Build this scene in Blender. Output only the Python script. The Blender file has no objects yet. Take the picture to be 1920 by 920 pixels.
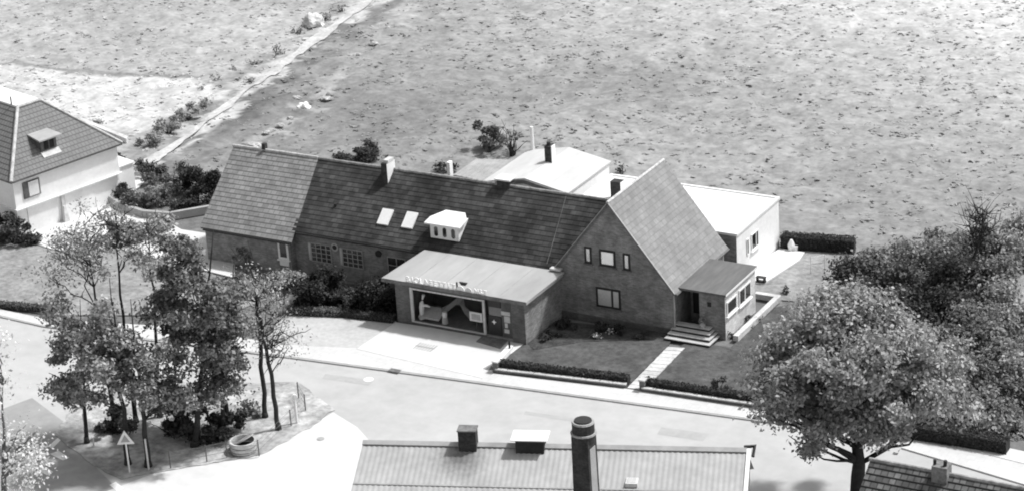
import bpy, bmesh, math, random
import numpy as np
from math import sin, cos, radians as rad, pi, atan2, sqrt
from mathutils import Vector, Matrix, noise as mnoise
random.seed(7); rng = np.random.default_rng(7)
S = bpy.context.scene
COL = S.collection

# ------------------------------------------------------------------ camera, sky, sun, exposure
CAM = Vector((66.204, -118.004, 60.299)); YAW, PIT, ROL, FPX = rad(30.317), rad(22.302), rad(-3.57), 4535.4
F = Vector((-sin(YAW)*cos(PIT), cos(YAW)*cos(PIT), -sin(PIT)))
_r = Vector((cos(YAW), sin(YAW), 0)); _u = _r.cross(F)
RT = _r*cos(ROL) + _u*sin(ROL); UP = _u*cos(ROL) - _r*sin(ROL)
cam = bpy.data.cameras.new('camera'); co = bpy.data.objects.new('camera', cam); COL.objects.link(co)
co.matrix_world = Matrix(((RT.x, UP.x, -F.x, CAM.x), (RT.y, UP.y, -F.y, CAM.y), (RT.z, UP.z, -F.z, CAM.z), (0, 0, 0, 1)))
cam.sensor_width = 36; cam.lens = FPX/1920*36; cam.clip_start = 1; cam.clip_end = 6000
S.camera = co

SUN = Vector((.42, .42, 1.0)).normalized()          # direction towards the sun
W = bpy.data.worlds.new('World'); S.world = W; W.use_nodes = True
wn = W.node_tree; wn.nodes.clear()
sky = wn.nodes.new('ShaderNodeTexSky'); sky.sky_type = 'NISHITA'; sky.sun_disc = False
sky.sun_elevation = math.asin(SUN.z); sky.sun_rotation = atan2(SUN.x, SUN.y); sky.dust_density = 2.5
bw = wn.nodes.new('ShaderNodeRGBToBW'); bg = wn.nodes.new('ShaderNodeBackground'); wo = wn.nodes.new('ShaderNodeOutputWorld')
wn.links.new(sky.outputs[0], bw.inputs[0]); wn.links.new(bw.outputs[0], bg.inputs[0]); wn.links.new(bg.outputs[0], wo.inputs[0])
bg.inputs[1].default_value = 0.15
sl = bpy.data.lights.new('sun', 'SUN'); sl.energy = 3.1; sl.angle = rad(3.5); sl.color = (1, 1, 1)
so = bpy.data.objects.new('sun', sl); COL.objects.link(so)
so.rotation_euler = SUN.to_track_quat('Z', 'Y').to_euler(); so.location = (20, 20, 60)
S.view_settings.view_transform = 'Standard'; S.view_settings.look = 'None'; S.view_settings.gamma = 1
S.view_settings.exposure = 0.30
S.render.engine = 'CYCLES'; S.cycles.filter_width = 1.9

# ------------------------------------------------------------------ survey helpers (points measured on the ground or on known planes)
def ray(px, py): return (F*FPX + RT*(px-960) - UP*(py-460))
def G(px, py, z=0.0):
    v = ray(px, py); return CAM + v*((z-CAM.z)/v.z)
def PL(px, py, P0, n):
    v = ray(px, py); n = Vector(n); return CAM + v*((Vector(P0)-CAM).dot(n)/v.dot(n))
HF = Vector((F.x, F.y, 0)).normalized()
def AT(base, px, py, d=0):                            # a point in the upright plane through base, d metres behind it
    return PL(px, py, base + HF*d, HF)

# ------------------------------------------------------------------ materials (black and white photograph: neutral colours)
def nd(nt, t, **k):
    n = nt.nodes.new(t)
    for a, b in k.items(): setattr(n, a, b)
    return n
def mat(name, a, rough=.85, var=.25, scale=1.5, fine=12.0, fvar=.12, bump=0.0, bscale=20.0, attr=None, brick=None, stain=0.0, spec=.3, metal=0, trans=0, stretch=None, uv=False, coat=0):
    m = bpy.data.materials.new(name); m.use_nodes = True; nt = m.node_tree
    b = nt.nodes['Principled BSDF']; L = nt.links
    tc = nd(nt, 'ShaderNodeTexCoord'); geo = nd(nt, 'ShaderNodeNewGeometry')
    vec = geo.outputs['Position']
    if stretch:
        mp = nd(nt, 'ShaderNodeMapping'); mp.inputs['Scale'].default_value = stretch; L.new(vec, mp.inputs[0]); vec = mp.outputs[0]
    def nz(sc, det=4, ro=.6):
        n = nd(nt, 'ShaderNodeTexNoise'); n.inputs['Scale'].default_value = sc; n.inputs['Detail'].default_value = det; n.inputs['Roughness'].default_value = ro
        L.new(vec, n.inputs['Vector']); return n.outputs['Fac']
    def rng_(src, lo, hi, f0=.3, f1=.7):
        r = nd(nt, 'ShaderNodeMapRange'); L.new(src, r.inputs[0]); r.inputs[1].default_value = f0; r.inputs[2].default_value = f1
        r.inputs[3].default_value = lo; r.inputs[4].default_value = hi; return r.outputs[0]
    def mul(p, q, op='MULTIPLY'):
        x = nd(nt, 'ShaderNodeMath', operation=op)
        for i, s in enumerate((p, q)):
            if isinstance(s, (int, float)): x.inputs[i].default_value = s
            else: L.new(s, x.inputs[i])
        return x.outputs[0]
    val = mul(rng_(nz(scale), 1-var, 1+var), rng_(nz(fine, 3), 1-fvar, 1+fvar))
    if stain: val = mul(val, rng_(nz(.45, 5, .65), 1-stain, 1.0, .35, .55))
    if brick:
        bt = nd(nt, 'ShaderNodeTexBrick'); w, h, mo, lo, hi, mort = brick
        bt.inputs['Scale'].default_value = 1; bt.inputs['Brick Width'].default_value = w; bt.inputs['Row Height'].default_value = h
        bt.inputs['Mortar Size'].default_value = mo; bt.inputs['Color1'].default_value = (lo,)*3+(1,); bt.inputs['Color2'].default_value = (hi,)*3+(1,)
        bt.inputs['Mortar'].default_value = (mort,)*3+(1,); bt.inputs['Mortar Smooth'].default_value = .3
        if uv: L.new(tc.outputs['UV'], bt.inputs['Vector'])
        else:
            sp = nd(nt, 'ShaderNodeSeparateXYZ'); L.new(geo.outputs['Position'], sp.inputs[0]); cb = nd(nt, 'ShaderNodeCombineXYZ')
            L.new(mul(sp.outputs[0], sp.outputs[1], 'ADD'), cb.inputs[0]); L.new(sp.outputs[2], cb.inputs[1]); L.new(cb.outputs[0], bt.inputs['Vector'])
        bb = nd(nt, 'ShaderNodeRGBToBW'); L.new(bt.outputs['Color'], bb.inputs[0]); val = mul(val, bb.outputs[0])
    if attr:
        at = nd(nt, 'ShaderNodeAttribute', attribute_name=attr); val = mul(val, at.outputs['Fac'])
    else: val = mul(val, a)
    L.new(val, b.inputs['Base Color']); b.inputs['Roughness'].default_value = rough
    b.inputs['Specular IOR Level'].default_value = spec; b.inputs['Metallic'].default_value = metal
    if coat: b.inputs['Coat Weight'].default_value = coat; b.inputs['Coat Roughness'].default_value = .05
    if bump:
        bp = nd(nt, 'ShaderNodeBump'); bp.inputs['Strength'].default_value = 1; bp.inputs['Distance'].default_value = bump
        L.new(nz(bscale, 4), bp.inputs['Height']); L.new(bp.outputs[0], b.inputs['Normal'])
    if trans:
        tr = nd(nt, 'ShaderNodeBsdfTranslucent'); L.new(val, tr.inputs[0]); ms = nd(nt, 'ShaderNodeMixShader'); ms.inputs[0].default_value = trans
        L.new(b.outputs[0], ms.inputs[1]); L.new(tr.outputs[0], ms.inputs[2]); L.new(ms.outputs[0], nt.nodes['Material Output'].inputs[0])
    return m
M = {}
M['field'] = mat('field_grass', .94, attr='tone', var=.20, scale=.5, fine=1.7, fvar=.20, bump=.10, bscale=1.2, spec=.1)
M['tuft'] = mat('grass_tuft', 1.08, attr='tone', var=.2, scale=.6, fvar=.15, fine=3, spec=.1, trans=.15)
M['track'] = mat('sandy_track', .50, var=.2, scale=.5, fine=3, fvar=.15, bump=.03, bscale=5, spec=.1)
M['road'] = mat('worn_asphalt', .465, var=.07, scale=.12, fine=1.1, fvar=.05, bump=.004, bscale=30, stain=.06, spec=.2)
M['patch'] = mat('asphalt_patch', .40, var=.05, scale=.8, fine=3, fvar=.06)
M['roaddark'] = mat('dark_asphalt', .33, var=.12, scale=.2, fine=1.5, fvar=.08, bump=.004, bscale=30, spec=.2)
M['lane'] = mat('concrete_lane', .63, var=.06, scale=.2, fine=1.3, fvar=.05, stain=.06, spec=.2)
M['walk'] = mat('pavement_slabs', .58, var=.05, scale=.3, fine=3, fvar=.05, brick=(.5, .5, .012, .97, 1.03, .85), uv=True, spec=.2)
M['apron'] = mat('forecourt_concrete', .64, var=.05, scale=.4, fine=2, fvar=.04, spec=.2)
M['fore'] = mat('forecourt_gravel', .47, var=.10, scale=.3, fine=4, fvar=.1, bump=.01, bscale=20, spec=.2)
M['kerb'] = mat('kerb_stone', .36, var=.1, fvar=.1)
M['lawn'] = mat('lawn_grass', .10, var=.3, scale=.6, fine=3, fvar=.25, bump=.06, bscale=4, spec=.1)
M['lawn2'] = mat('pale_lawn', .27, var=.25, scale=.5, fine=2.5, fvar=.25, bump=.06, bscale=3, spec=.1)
M['islandg'] = mat('trodden_grass', .40, var=.4, scale=.5, fine=2.5, fvar=.3, bump=.08, bscale=3, spec=.1)
M['soil'] = mat('garden_soil', .07, var=.4, scale=1.2, fine=6, fvar=.3, bump=.08, bscale=6, spec=.1)
M['brick'] = mat('brown_brick', .235, var=.32, scale=1.1, fine=5, fvar=.14, brick=(.25, .075, .010, .75, 1.25, 1.25), stain=.18, bump=.006, bscale=25)
M['brickd'] = mat('dark_brick', .12, var=.2, scale=.9, fine=5, fvar=.14, brick=(.25, .075, .010, .8, 1.2, 1.3), stain=.15)
M['brickl'] = mat('light_brick', .66, var=.14, scale=.9, fine=5, fvar=.1, brick=(.25, .075, .010, .85, 1.1, 1.1), stain=.15)
M['tiled'] = mat('dark_roof_tiles', .053, var=.38, scale=.5, fine=2.2, fvar=.22, brick=(.42, .34, .02, .68, 1.40, .68), uv=True, stain=.42)
M['tilew'] = mat('weathered_roof_tiles', .27, var=.14, scale=.5, fine=2.5, fvar=.14, brick=(.42, .34, .03, .82, 1.16, .7), uv=True, stain=.12)
M['tileg'] = mat('grey_roof_slates', .25, var=.10, scale=.6, fine=2.5, fvar=.12, brick=(.45, .36, .02, .90, 1.09, .82), uv=True, stain=.10)
M['tileh'] = mat('house_roof_tiles', .20, var=.07, scale=.5, fine=2.5, fvar=.06, brick=(.3, .36, .04, .93, 1.05, .72), uv=True)
M['tiler'] = mat('old_roof_tiles', .125, var=.25, scale=.7, fine=2.5, fvar=.25, brick=(.33, .36, .04, .6, 1.45, .45), uv=True, stain=.2)
M['ridge'] = mat('ridge_tiles', .30, var=.3, scale=2, fine=4, fvar=.3)
M['ridgep'] = mat('pale_ridge_tiles', .5, var=.2, scale=3, fine=6, fvar=.15)
M['render'] = mat('white_render', .88, var=.04, scale=.5, fine=4, fvar=.03, stain=.05)
M['renderg'] = mat('pale_sunlit_side', .82, var=.08, scale=.6, fine=4, fvar=.05, stain=.08)
M['whiteroof'] = mat('pale_gravel_roof', .80, var=.03, scale=.3, fine=5, fvar=.03)
M['palefelt'] = mat('pale_roofing', .58, var=.08, scale=.35, fine=2, fvar=.05, stain=.10, stretch=(1, .3, 1))
M['corr2'] = mat('lean_to_sheet', .36, var=.12, scale=.5, fine=2, fvar=.1, stain=.1)
M['canopy'] = mat('roofing_felt', .40, var=.09, scale=.35, fine=1.6, fvar=.06, stain=.12, stretch=(1, .35, 1))
M['feltd'] = mat('grey_roofing_felt', .15, var=.18, scale=.5, fine=2, fvar=.1, stretch=(1.6, .3, 1), stain=.15)
M['corr'] = mat('corrugated_sheet', .40, var=.10, scale=.25, fine=2, fvar=.07, stain=.10)
M['white'] = mat('white_paint', .82, var=.04, fvar=.04, rough=.6)
M['greypaint'] = mat('grey_paint', .40, var=.12, fvar=.1, rough=.6)
M['black'] = mat('black_paint', .03, var=.2, fvar=.1, rough=.5)
M['dark'] = mat('dark_recess', .035, var=.3, fvar=.2)
M['soot'] = mat('sooty_brick', .045, var=.35, scale=2, fine=8, fvar=.2, brick=(.25, .08, .012, .8, 1.25, 1.2))
M['sootl'] = mat('worn_chimney_brick', .20, var=.35, scale=2, fine=8, fvar=.2)
M['curtain'] = mat('net_curtain', .86, var=.05, scale=6, fine=20, fvar=.05, rough=.25, metal=.6)
M['glass'] = mat('dark_glass', .03, rough=.08, spec=.9, var=.3, scale=2, fvar=.1)
M['glassp'] = mat('sky_glass', .55, rough=.15, spec=.9, var=.12, scale=3, fvar=.05)
M['bark'] = mat('tree_bark', .035, var=.4, scale=3, fine=15, fvar=.3, bump=.03, bscale=15)
M['barkg'] = mat('grey_bark', .14, var=.4, scale=3, fine=15, fvar=.3)
M['heap'] = mat('pale_rubble', .42, var=.3, scale=3, fine=8, fvar=.3, bump=.05, bscale=8)
M['leaf'] = mat('leaves', 1, attr='tone', var=.15, fvar=.12, trans=.30, spec=.3, rough=.6)
M['hedge'] = mat('hedge_core', .03, var=.3, scale=3, fvar=.3)
M['conc'] = mat('concrete', .60, var=.15, scale=1.5, fine=6, fvar=.1, stain=.2)
M['concd'] = mat('weathered_concrete', .16, var=.25, scale=1.5, fine=6, fvar=.2)
M['cloth'] = mat('display_cloth', .50, var=.15, scale=2, fvar=.1)
M['clothd'] = mat('grey_cloth', .22, var=.2, scale=2, fvar=.1)
M['wood'] = mat('weathered_wood', .12, var=.3, scale=2, fvar=.2)
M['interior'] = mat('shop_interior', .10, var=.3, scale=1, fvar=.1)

# ------------------------------------------------------------------ mesh helpers
class MB:
    def __init__(s): s.v = []; s.f = []; s.uv = {}; s.mi = []
    def add(s, vs, fs, uvs=None):
        o = len(s.v); s.v += [Vector(p) for p in vs]
        for i, f in enumerate(fs):
            s.f.append([o+k for k in f])
            if uvs: s.uv[len(s.f)-1] = uvs[i]
        return s
    def box(s, x0, x1, y0, y1, z0, z1, fr=None):
        vs = [(x, y, z) for z in (z0, z1) for y in (y0, y1) for x in (x0, x1)]
        if fr: vs = [fr(*p) for p in vs]
        return s.add(vs, [(0, 2, 3, 1), (4, 5, 7, 6), (0, 1, 5, 4), (2, 6, 7, 3), (0, 4, 6, 2), (1, 3, 7, 5)])
    def prism(s, poly, d):                             # polygon (list of 3D points) extruded by vector d
        n = len(poly); d = Vector(d); P = [Vector(p) for p in poly]
        s.add(P + [p+d for p in P], [tuple(range(n))[::-1], tuple(range(n, 2*n))] + [(i, (i+1) % n, (i+1) % n+n, i+n) for i in range(n)])
        return s
    def tube(s, pts, rs, n=7, cap=True):
        P = [Vector(p) for p in pts]; rings = []
        for i, p in enumerate(P):
            t = (P[min(i+1, len(P)-1)] - P[max(i-1, 0)]).normalized()
            a = t.cross(Vector((0, 0, 1)) if abs(t.z) < .9 else Vector((1, 0, 0))).normalized(); b = t.cross(a)
            r = rs[i] if hasattr(rs, '__len__') else rs
            rings.append([p + a*r*cos(2*pi*k/n) + b*r*sin(2*pi*k/n) for k in range(n)])
        vs = [q for r in rings for q in r]; fs = []
        for i in range(len(P)-1):
            for k in range(n): fs.append((i*n+k, i*n+(k+1) % n, (i+1)*n+(k+1) % n, (i+1)*n+k))
        if cap: fs += [tuple(range(n))[::-1], tuple((len(P)-1)*n+k for k in range(n))]
        return s.add(vs, fs)
    def tiles(s, A, B, C_, D, row=.34, lift=.02, base=.02):   # A,B eave ends; C,D ridge ends (above B and A)
        A, B, C_, D = map(Vector, (A, B, C_, D)); n = (B-A).cross(D-A).normalized()
        if n.z < 0: n = -n
        u = (B-A).normalized(); vdir = n.cross(u).normalized(); H = (D-A).dot(vdir); K = max(2, int(round(abs(H)/row)))
        for k in range(K):
            a0, a1 = k/K, (k+1)/K
            p0, p1, p2, p3 = A.lerp(D, a0), B.lerp(C_, a0), B.lerp(C_, a1), A.lerp(D, a1)
            q = [p0+n*(base+lift), p1+n*(base+lift), p2+n*base, p3+n*base, p0+n*base*.5, p1+n*base*.5]
            uv = [((x-A).dot(u), k*row + (0 if i < 2 else row) + .002) for i, x in enumerate((p0, p1, p2, p3))]
            r2 = [(uv[0][0], k*row), (uv[1][0], k*row), uv[1], uv[0]]
            s.add(q, [(0, 1, 2, 3), (4, 5, 1, 0)], [uv, r2])
        return s
    def build(s, name, material, parent=None, smooth=False):
        org = Vector(parent['_w']) if parent is not None and '_w' in parent else (Vector(parent.location) if parent else Vector((0, 0, 0)))
        me = bpy.data.meshes.new(name); me.from_pydata([tuple(p-org) for p in s.v], [], s.f)
        if s.uv:
            ul = me.uv_layers.new(name='UVMap')
            for i, c in s.uv.items():
                for li, q in zip(me.polygons[i].loop_indices, c): ul.data[li].uv = q
        me.materials.append(material)
        if smooth: me.polygons.foreach_set('use_smooth', [True]*len(me.polygons))
        bm = bmesh.new(); bm.from_mesh(me); bmesh.ops.recalc_face_normals(bm, faces=bm.faces); bm.to_mesh(me); bm.free()
        o = bpy.data.objects.new(name, me); COL.objects.link(o)
        if parent is not None: o.parent = parent; 
        o['_w'] = tuple(org)
        return o
def thing(name, label, cat, loc, group=None):
    o = bpy.data.objects.new(name, None); COL.objects.link(o); o.location = loc; o['_w'] = tuple(loc)
    o.empty_display_size = .3; o['label'] = label; o['category'] = cat
    if group: o['group'] = group
    return o
def tag(o, label, cat, group=None, kind=None):
    o['label'] = label; o['category'] = cat
    if group: o['group'] = group
    if kind: o['kind'] = kind
    return o
def recenter(o):                                       # a one-mesh thing gets its origin at its base
    me = o.data; n = len(me.vertices); c = np.empty(n*3, 'f'); me.vertices.foreach_get('co', c); c = c.reshape(-1, 3)
    p = np.array([c[:, 0].mean(), c[:, 1].mean(), c[:, 2].min()], 'f'); me.vertices.foreach_set('co', (c-p).ravel()); o.location = p.tolist(); me.update(); return o
def solo(mb, name, m, label, cat, group=None, kind=None, smooth=False): return recenter(tag(mb.build(name, m, None, smooth), label, cat, group, kind))
def struct(mb, name, m): o = mb.build(name, m); o['kind'] = 'structure'; return o
def poly(pxs, z=0): return [G(x, y, z) for x, y in pxs]
def sheet(name, pxs, z, m, thick=0, uvs=False):
    mb = MB(); P = poly(pxs, z)
    if thick: mb.prism([p - Vector((0, 0, thick)) for p in P], (0, 0, thick))
    else: mb.add(P, [tuple(range(len(P)))])
    o = struct(mb, name, m)
    ul = o.data.uv_layers.new(name='UVMap')
    for p in o.data.polygons:
        for li in p.loop_indices: c = o.data.vertices[o.data.loops[li].vertex_index].co; ul.data[li].uv = (c.x, c.y)
    return o
def quads(name, V, tone, m, parent=None, org=(0, 0, 0)):  # V: (n,4,3)
    n = len(V); me = bpy.data.meshes.new(name); me.vertices.add(n*4); me.loops.add(n*4); me.polygons.add(n)
    me.vertices.foreach_set('co', (V.reshape(-1, 3)-np.array(org)).astype('f').ravel()); me.loops.foreach_set('vertex_index', np.arange(n*4, dtype='i'))
    me.polygons.foreach_set('loop_start', np.arange(0, n*4, 4, dtype='i')); me.update(calc_edges=True)
    at = me.attributes.new('tone', 'FLOAT', 'POINT'); at.data.foreach_set('value', np.repeat(tone, 4).astype('f'))
    me.materials.append(m); o = bpy.data.objects.new(name, me); COL.objects.link(o)
    if parent is not None: o.parent = parent
    return o
def unit(a): return a/np.maximum(np.linalg.norm(a, axis=1, keepdims=True), 1e-6)
def leaf_quads(P, nrm, size, jit=.9):
    n = len(P); nrm = unit(nrm + rng.normal(0, jit, (n, 3))); t = unit(np.cross(nrm, rng.normal(0, 1, (n, 3)))); b = np.cross(nrm, t)
    s = (size*rng.uniform(.6, 1.3, n))[:, None]; w = s*rng.uniform(.5, .85, n)[:, None]
    return np.stack([P-t*s*.5, P-b*w*.45+t*s*.05+nrm*s*.08, P+t*s*.5, P+b*w*.45-t*s*.05+nrm*s*.08], 1)

# ------------------------------------------------------------------ GROUND
def inpoly(X, Y, P):
    r = np.zeros(X.shape, bool); n = len(P)
    for i in range(n):
        x1, y1 = P[i][0], P[i][1]; x2, y2 = P[(i+1) % n][0], P[(i+1) % n][1]
        if y1 == y2: continue
        c = ((y1 > Y) != (y2 > Y)) & (X < (x2-x1)*(Y-y1)/(y2-y1)+x1); r ^= c
    return r
def vnoise(X, Y, s, seed):                              # smooth value noise
    r = np.random.default_rng(seed); T = r.random((256, 256)); x = X/s+500; y = Y/s+500; xi = np.floor(x).astype(int); yi = np.floor(y).astype(int)
    fx = x-xi; fy = y-yi; fx = fx*fx*(3-2*fx); fy = fy*fy*(3-2*fy)
    g = lambda i, j: T[i % 256, j % 256]
    return (g(xi, yi)*(1-fx)+g(xi+1, yi)*fx)*(1-fy) + (g(xi, yi+1)*(1-fx)+g(xi+1, yi+1)*fx)*fy
BUILT = [(-36, 60), (-36, 9.5), (-15, 9.5), (-15, 20)]
def built_mask(X, Y):                                   # 0 where the ground is flat (yards, road), 1 in open field
    lim = np.where(X < -36.5, 13.0 + (X < -46)*(-3), np.where(X < -26, 8.5, np.where(X < 9, 18.5, 17.0)))
    lim = np.where((X > -26) & (X < -16), 12.0, lim)
    return np.clip((Y-lim)/2.5, 0, 1)
def hfield(X, Y):
    m = built_mask(X, Y)
    h = (vnoise(X, Y, 1.3, 1)-.5)*.32 + (vnoise(X, Y, .8, 2)-.5)*.16 + (vnoise(X, Y, 6, 3)-.5)*.3
    return h*m - .02*(1-m)
xs = np.concatenate([[-3000, -1200, -500, -260, -180, -150], np.arange(-125, 45, .42), [55, 80, 150, 400, 1200, 3000]])
ys = np.concatenate([[-1500, -400, -150, -90, -60, -40, -20, -10, 0, 4], np.arange(6, 110, .42), [120, 150, 220, 400, 1000, 3000]])
X, Y = np.meshgrid(xs, ys); Z = hfield(X, Y)
XW = X + (vnoise(X, Y, 2.0, 31)-.5)*2.2; YW = Y + (vnoise(X, Y, 2.0, 32)-.5)*2.2      # ragged borders between the plots
def dline(X, Y, P):
    D = np.full(X.shape, 1e9)
    for a, b in zip(P[:-1], P[1:]):
        vx, vy = b.x-a.x, b.y-a.y; t = np.clip(((X-a.x)*vx+(Y-a.y)*vy)/(vx*vx+vy*vy), 0, 1); D = np.minimum(D, np.hypot(X-a.x-t*vx, Y-a.y-t*vy))
    return D
far = np.clip((Y*.9+X*.35-14)/62, 0, 1)  # distance ramp: grass tone lightens with it, a hazy fade put into the colour
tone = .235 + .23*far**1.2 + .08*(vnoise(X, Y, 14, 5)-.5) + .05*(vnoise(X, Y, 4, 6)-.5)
tl = [G(*p) for p in [(235, 330), (310, 290), (480, 160), (600, 70), (700, 0), (760, -60)]]   # the track
left = inpoly(XW, YW, [(p.x, p.y) for p in tl] + [(-400, 400), (-400, -80)])
tone = np.where(left, .36 + .10*(vnoise(X, Y, 9, 8)-.5), tone)
PARP = [tuple(G(*p)[:2]) for p in [(-300, 100), (0, 128), (385, 152), (420, 172), (330, 215), (240, 262), (60, 205), (-300, 60)]]
par = inpoly(XW, YW, PARP)
tone = np.where(par, .52 + .1*(vnoise(X, Y, 5, 9)-.5), tone)
bed = inpoly(XW, YW, [tuple(G(*p)[:2]) for p in [(250, 275), (365, 190), (395, 205), (385, 235), (280, 305)]])
tone = np.where(bed, .30, tone)
ditch = inpoly(X+(XW-X)*.4, Y+(YW-Y)*.4, [tuple(G(*p)[:2]) for p in [(-300, 92), (0, 120), (385, 146), (385, 153), (0, 127), (-300, 100)]])
tone = np.where(ditch, .24, tone)
dl = dline(XW, YW, tl)
tone = tone*np.where((dl < 3.2) & (vnoise(X, Y, 1.5, 41) > .42), .74, 1.0); tone = np.where((dl < 1.2) & (vnoise(X, Y, 1.8, 42) > .35), .46, tone)
dl2 = dline(XW, YW, [G(*p) for p in [(500, 265), (560, 215), (650, 120), (740, 40), (790, 0)]]); tone = np.where((dl2 < 1.0) & (vnoise(X, Y, 1.4, 43) > .5), tone+.10, tone)
tone = tone + np.clip((X+40)/75, 0, 1)*np.clip((Y-40)/35, 0, 1)*.22*(~left)     # hazy fade painted into the grass at the far end
tone = np.where((Y < 9) & (X > -40), .17, tone)
nx, ny = len(xs), len(ys); idx = np.arange(nx*ny).reshape(ny, nx)
fq = np.stack([idx[:-1, :-1], idx[:-1, 1:], idx[1:, 1:], idx[1:, :-1]], -1).reshape(-1, 4)
me = bpy.data.meshes.new('field'); me.vertices.add(nx*ny); me.vertices.foreach_set('co', np.stack([X, Y, Z], -1).astype('f').ravel())
me.loops.add(fq.size); me.loops.foreach_set('vertex_index', fq.astype('i').ravel()); me.polygons.add(len(fq)); me.polygons.foreach_set('loop_start', np.arange(0, fq.size, 4, dtype='i'))
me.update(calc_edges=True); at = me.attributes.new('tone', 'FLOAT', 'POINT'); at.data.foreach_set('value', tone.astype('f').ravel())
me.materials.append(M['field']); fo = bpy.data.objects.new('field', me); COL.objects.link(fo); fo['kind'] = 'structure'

# dirt track across the fields, draped on the ground
mb = MB(); pts = [G(*p) for p in [(180, 370), (235, 335), (310, 285), (400, 222), (480, 160), (540, 118), (600, 70), (655, 30), (700, -4), (780, -70)]]; fine = []
for a, b in zip(pts[:-1], pts[1:]):
    for k in range(12): fine.append(a.lerp(b, k/12))
vs = []; fs = []
for i in range(len(fine)-1):
    d = (fine[i+1]-fine[i]).normalized(); s_ = Vector((-d.y, d.x, 0)); w = .35 + .14*sin(i*.37) + .12*sin(i*.11) + .08*random.random()
    for o_ in (-w, 0, w):
        p = fine[i] + s_*o_; h = float(hfield(np.array([p.x]), np.array([p.y]))[0]); vs.append((p.x, p.y, max(h, -.05)+.09))
n = len(vs)//3
for i in range(n-1):
    for k in (0, 1): fs.append((3*i+k, 3*i+k+1, 3*i+k+4, 3*i+k+3))
mb.add(vs, fs); struct(mb, 'dirt_track', M['track'])

# rough grass standing in the field
def tufts(name, N, area, hgt, tonef, label, spread=.12, blades=4, zf=None):
    x0, x1, y0, y1 = area; px = rng.uniform(x0, x1, N*3); py = rng.uniform(y0, y1, N*3)
    keep = (built_mask(px, py) > .9) & (rng.random(N*3) < .25+.75*vnoise(px, py, 3.5, 12)); px = px[keep][:N]; py = py[keep][:N]
    n = len(px); z = hfield(px, py); P = np.repeat(np.stack([px, py, z-.03], 1), blades, 0); P[:, :2] += rng.normal(0, spread, (n*blades, 2))
    P[:, 2] += hgt*rng.uniform(.3, 1.0, n*blades); V = leaf_quads(P, np.tile([[.15, .15, 1.]], (n*blades, 1)), .38, .2)
    t = np.repeat(tonef(px, py)*rng.uniform(.80, 1.22, n), blades)*rng.uniform(.9, 1.1, n*blades)*TB
    o = quads(name, V, t, M['tuft']); o['kind'] = 'stuff'; o['label'] = label; o['category'] = 'grass'; return o
lx, ly = pts[2].x, pts[2].y
TB = 1.12
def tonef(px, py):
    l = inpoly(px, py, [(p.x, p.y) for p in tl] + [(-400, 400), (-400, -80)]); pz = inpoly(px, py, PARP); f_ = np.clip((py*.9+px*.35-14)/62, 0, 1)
    return np.where(pz, .52, np.where(l, .37, .235+.23*f_**1.2))  # tufts carry the same painted fade as the ground
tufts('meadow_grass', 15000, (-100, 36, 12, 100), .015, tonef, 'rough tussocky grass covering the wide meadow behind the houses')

# road, pavements, forecourt
sheet('road', [(-700, 440), (0, 592), (90, 600), (300, 628), (545, 655), (925, 705), (1420, 770), (1710, 812), (2100, 925), (2500, 1150), (2200, 1500), (-900, 1500)], .012, M['road'])
sheet('junction', [(-300, 990), (-60, 790), (60, 745), (120, 790), (150, 845), (240, 935), (300, 990), (320, 1150), (-300, 1200)], .018, M['roaddark'])
sheet('side_lane', [(185, 925), (290, 886), (400, 868), (485, 853), (625, 772), (670, 800), (760, 900), (760, 1250), (300, 1250)], .022, M['lane'])
sheet('pavement', [(-60, 566), (0, 579), (90, 597), (300, 610), (545, 646), (668, 652), (905, 690), (928, 699), (1170, 727), (1440, 766), (1700, 800), (1712, 818), (1420, 785), (925, 718), (545, 667), (300, 637), (80, 609), (0, 590), (-60, 578)], .10, M['walk'], .10)
sheet('kerb', [(545, 667.2), (925, 718.2), (1420, 785.2), (1712, 818.2), (1711, 821), (1420, 788), (925, 721), (545, 670), (300, 640), (80, 611), (0, 593), (0, 590.2), (80, 609.2), (300, 637.2)], .085, M['kerb'], .08)
sheet('right_pavement', [(1690, 838), (1715, 815), (1925, 868), (2100, 915), (2100, 960), (1925, 908)], .10, M['walk'], .10)
sheet('grass_verge', [(1700, 812), (1712, 800), (1925, 846), (2100, 890), (2100, 916), (1925, 869), (1780, 833)], .13, M['lane'], .06)
sheet('forecourt', [(530, 588), (742, 601), (745, 604), (668, 652.5), (545, 646), (500, 636)], .09, M['fore'], .09)
sheet('shop_apron', [(742, 603), (986, 641), (958, 662), (905, 690), (904, 708), (668, 653)], .115, M['apron'], .11)
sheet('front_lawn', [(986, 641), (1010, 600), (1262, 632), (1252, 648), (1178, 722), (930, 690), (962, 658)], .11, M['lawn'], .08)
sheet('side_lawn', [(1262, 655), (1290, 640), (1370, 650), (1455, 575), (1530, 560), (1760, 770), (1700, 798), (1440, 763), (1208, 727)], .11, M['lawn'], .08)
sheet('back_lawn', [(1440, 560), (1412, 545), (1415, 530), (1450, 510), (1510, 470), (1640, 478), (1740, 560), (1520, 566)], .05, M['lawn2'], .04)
sheet('patio', [(1395, 520), (1412, 500), (1462, 465), (1509, 472), (1498, 488), (1432, 531), (1405, 530)], .12, M['apron'], .1)
sheet('flower_bed', [(985, 637), (1000, 596), (1255, 622), (1250, 634), (1090, 640), (1000, 655)], .128, M['soil'], .1)
sheet('garden_bed', [(565, 520), (790, 548), (750, 606), (545, 585), (545, 560)], .05, M['soil'], .04)
sheet('left_lawn', [(-80, 440), (75, 440), (180, 450), (230, 470), (420, 520), (500, 560), (420, 590), (200, 590), (90, 590), (0, 570), (-80, 560)], .06, M['lawn2'], .05)
sheet('driveway', [(60, 420), (190, 345), (340, 430), (440, 445), (440, 520), (230, 468), (100, 470), (60, 450)], .08, M['apron'], .06)
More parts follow.
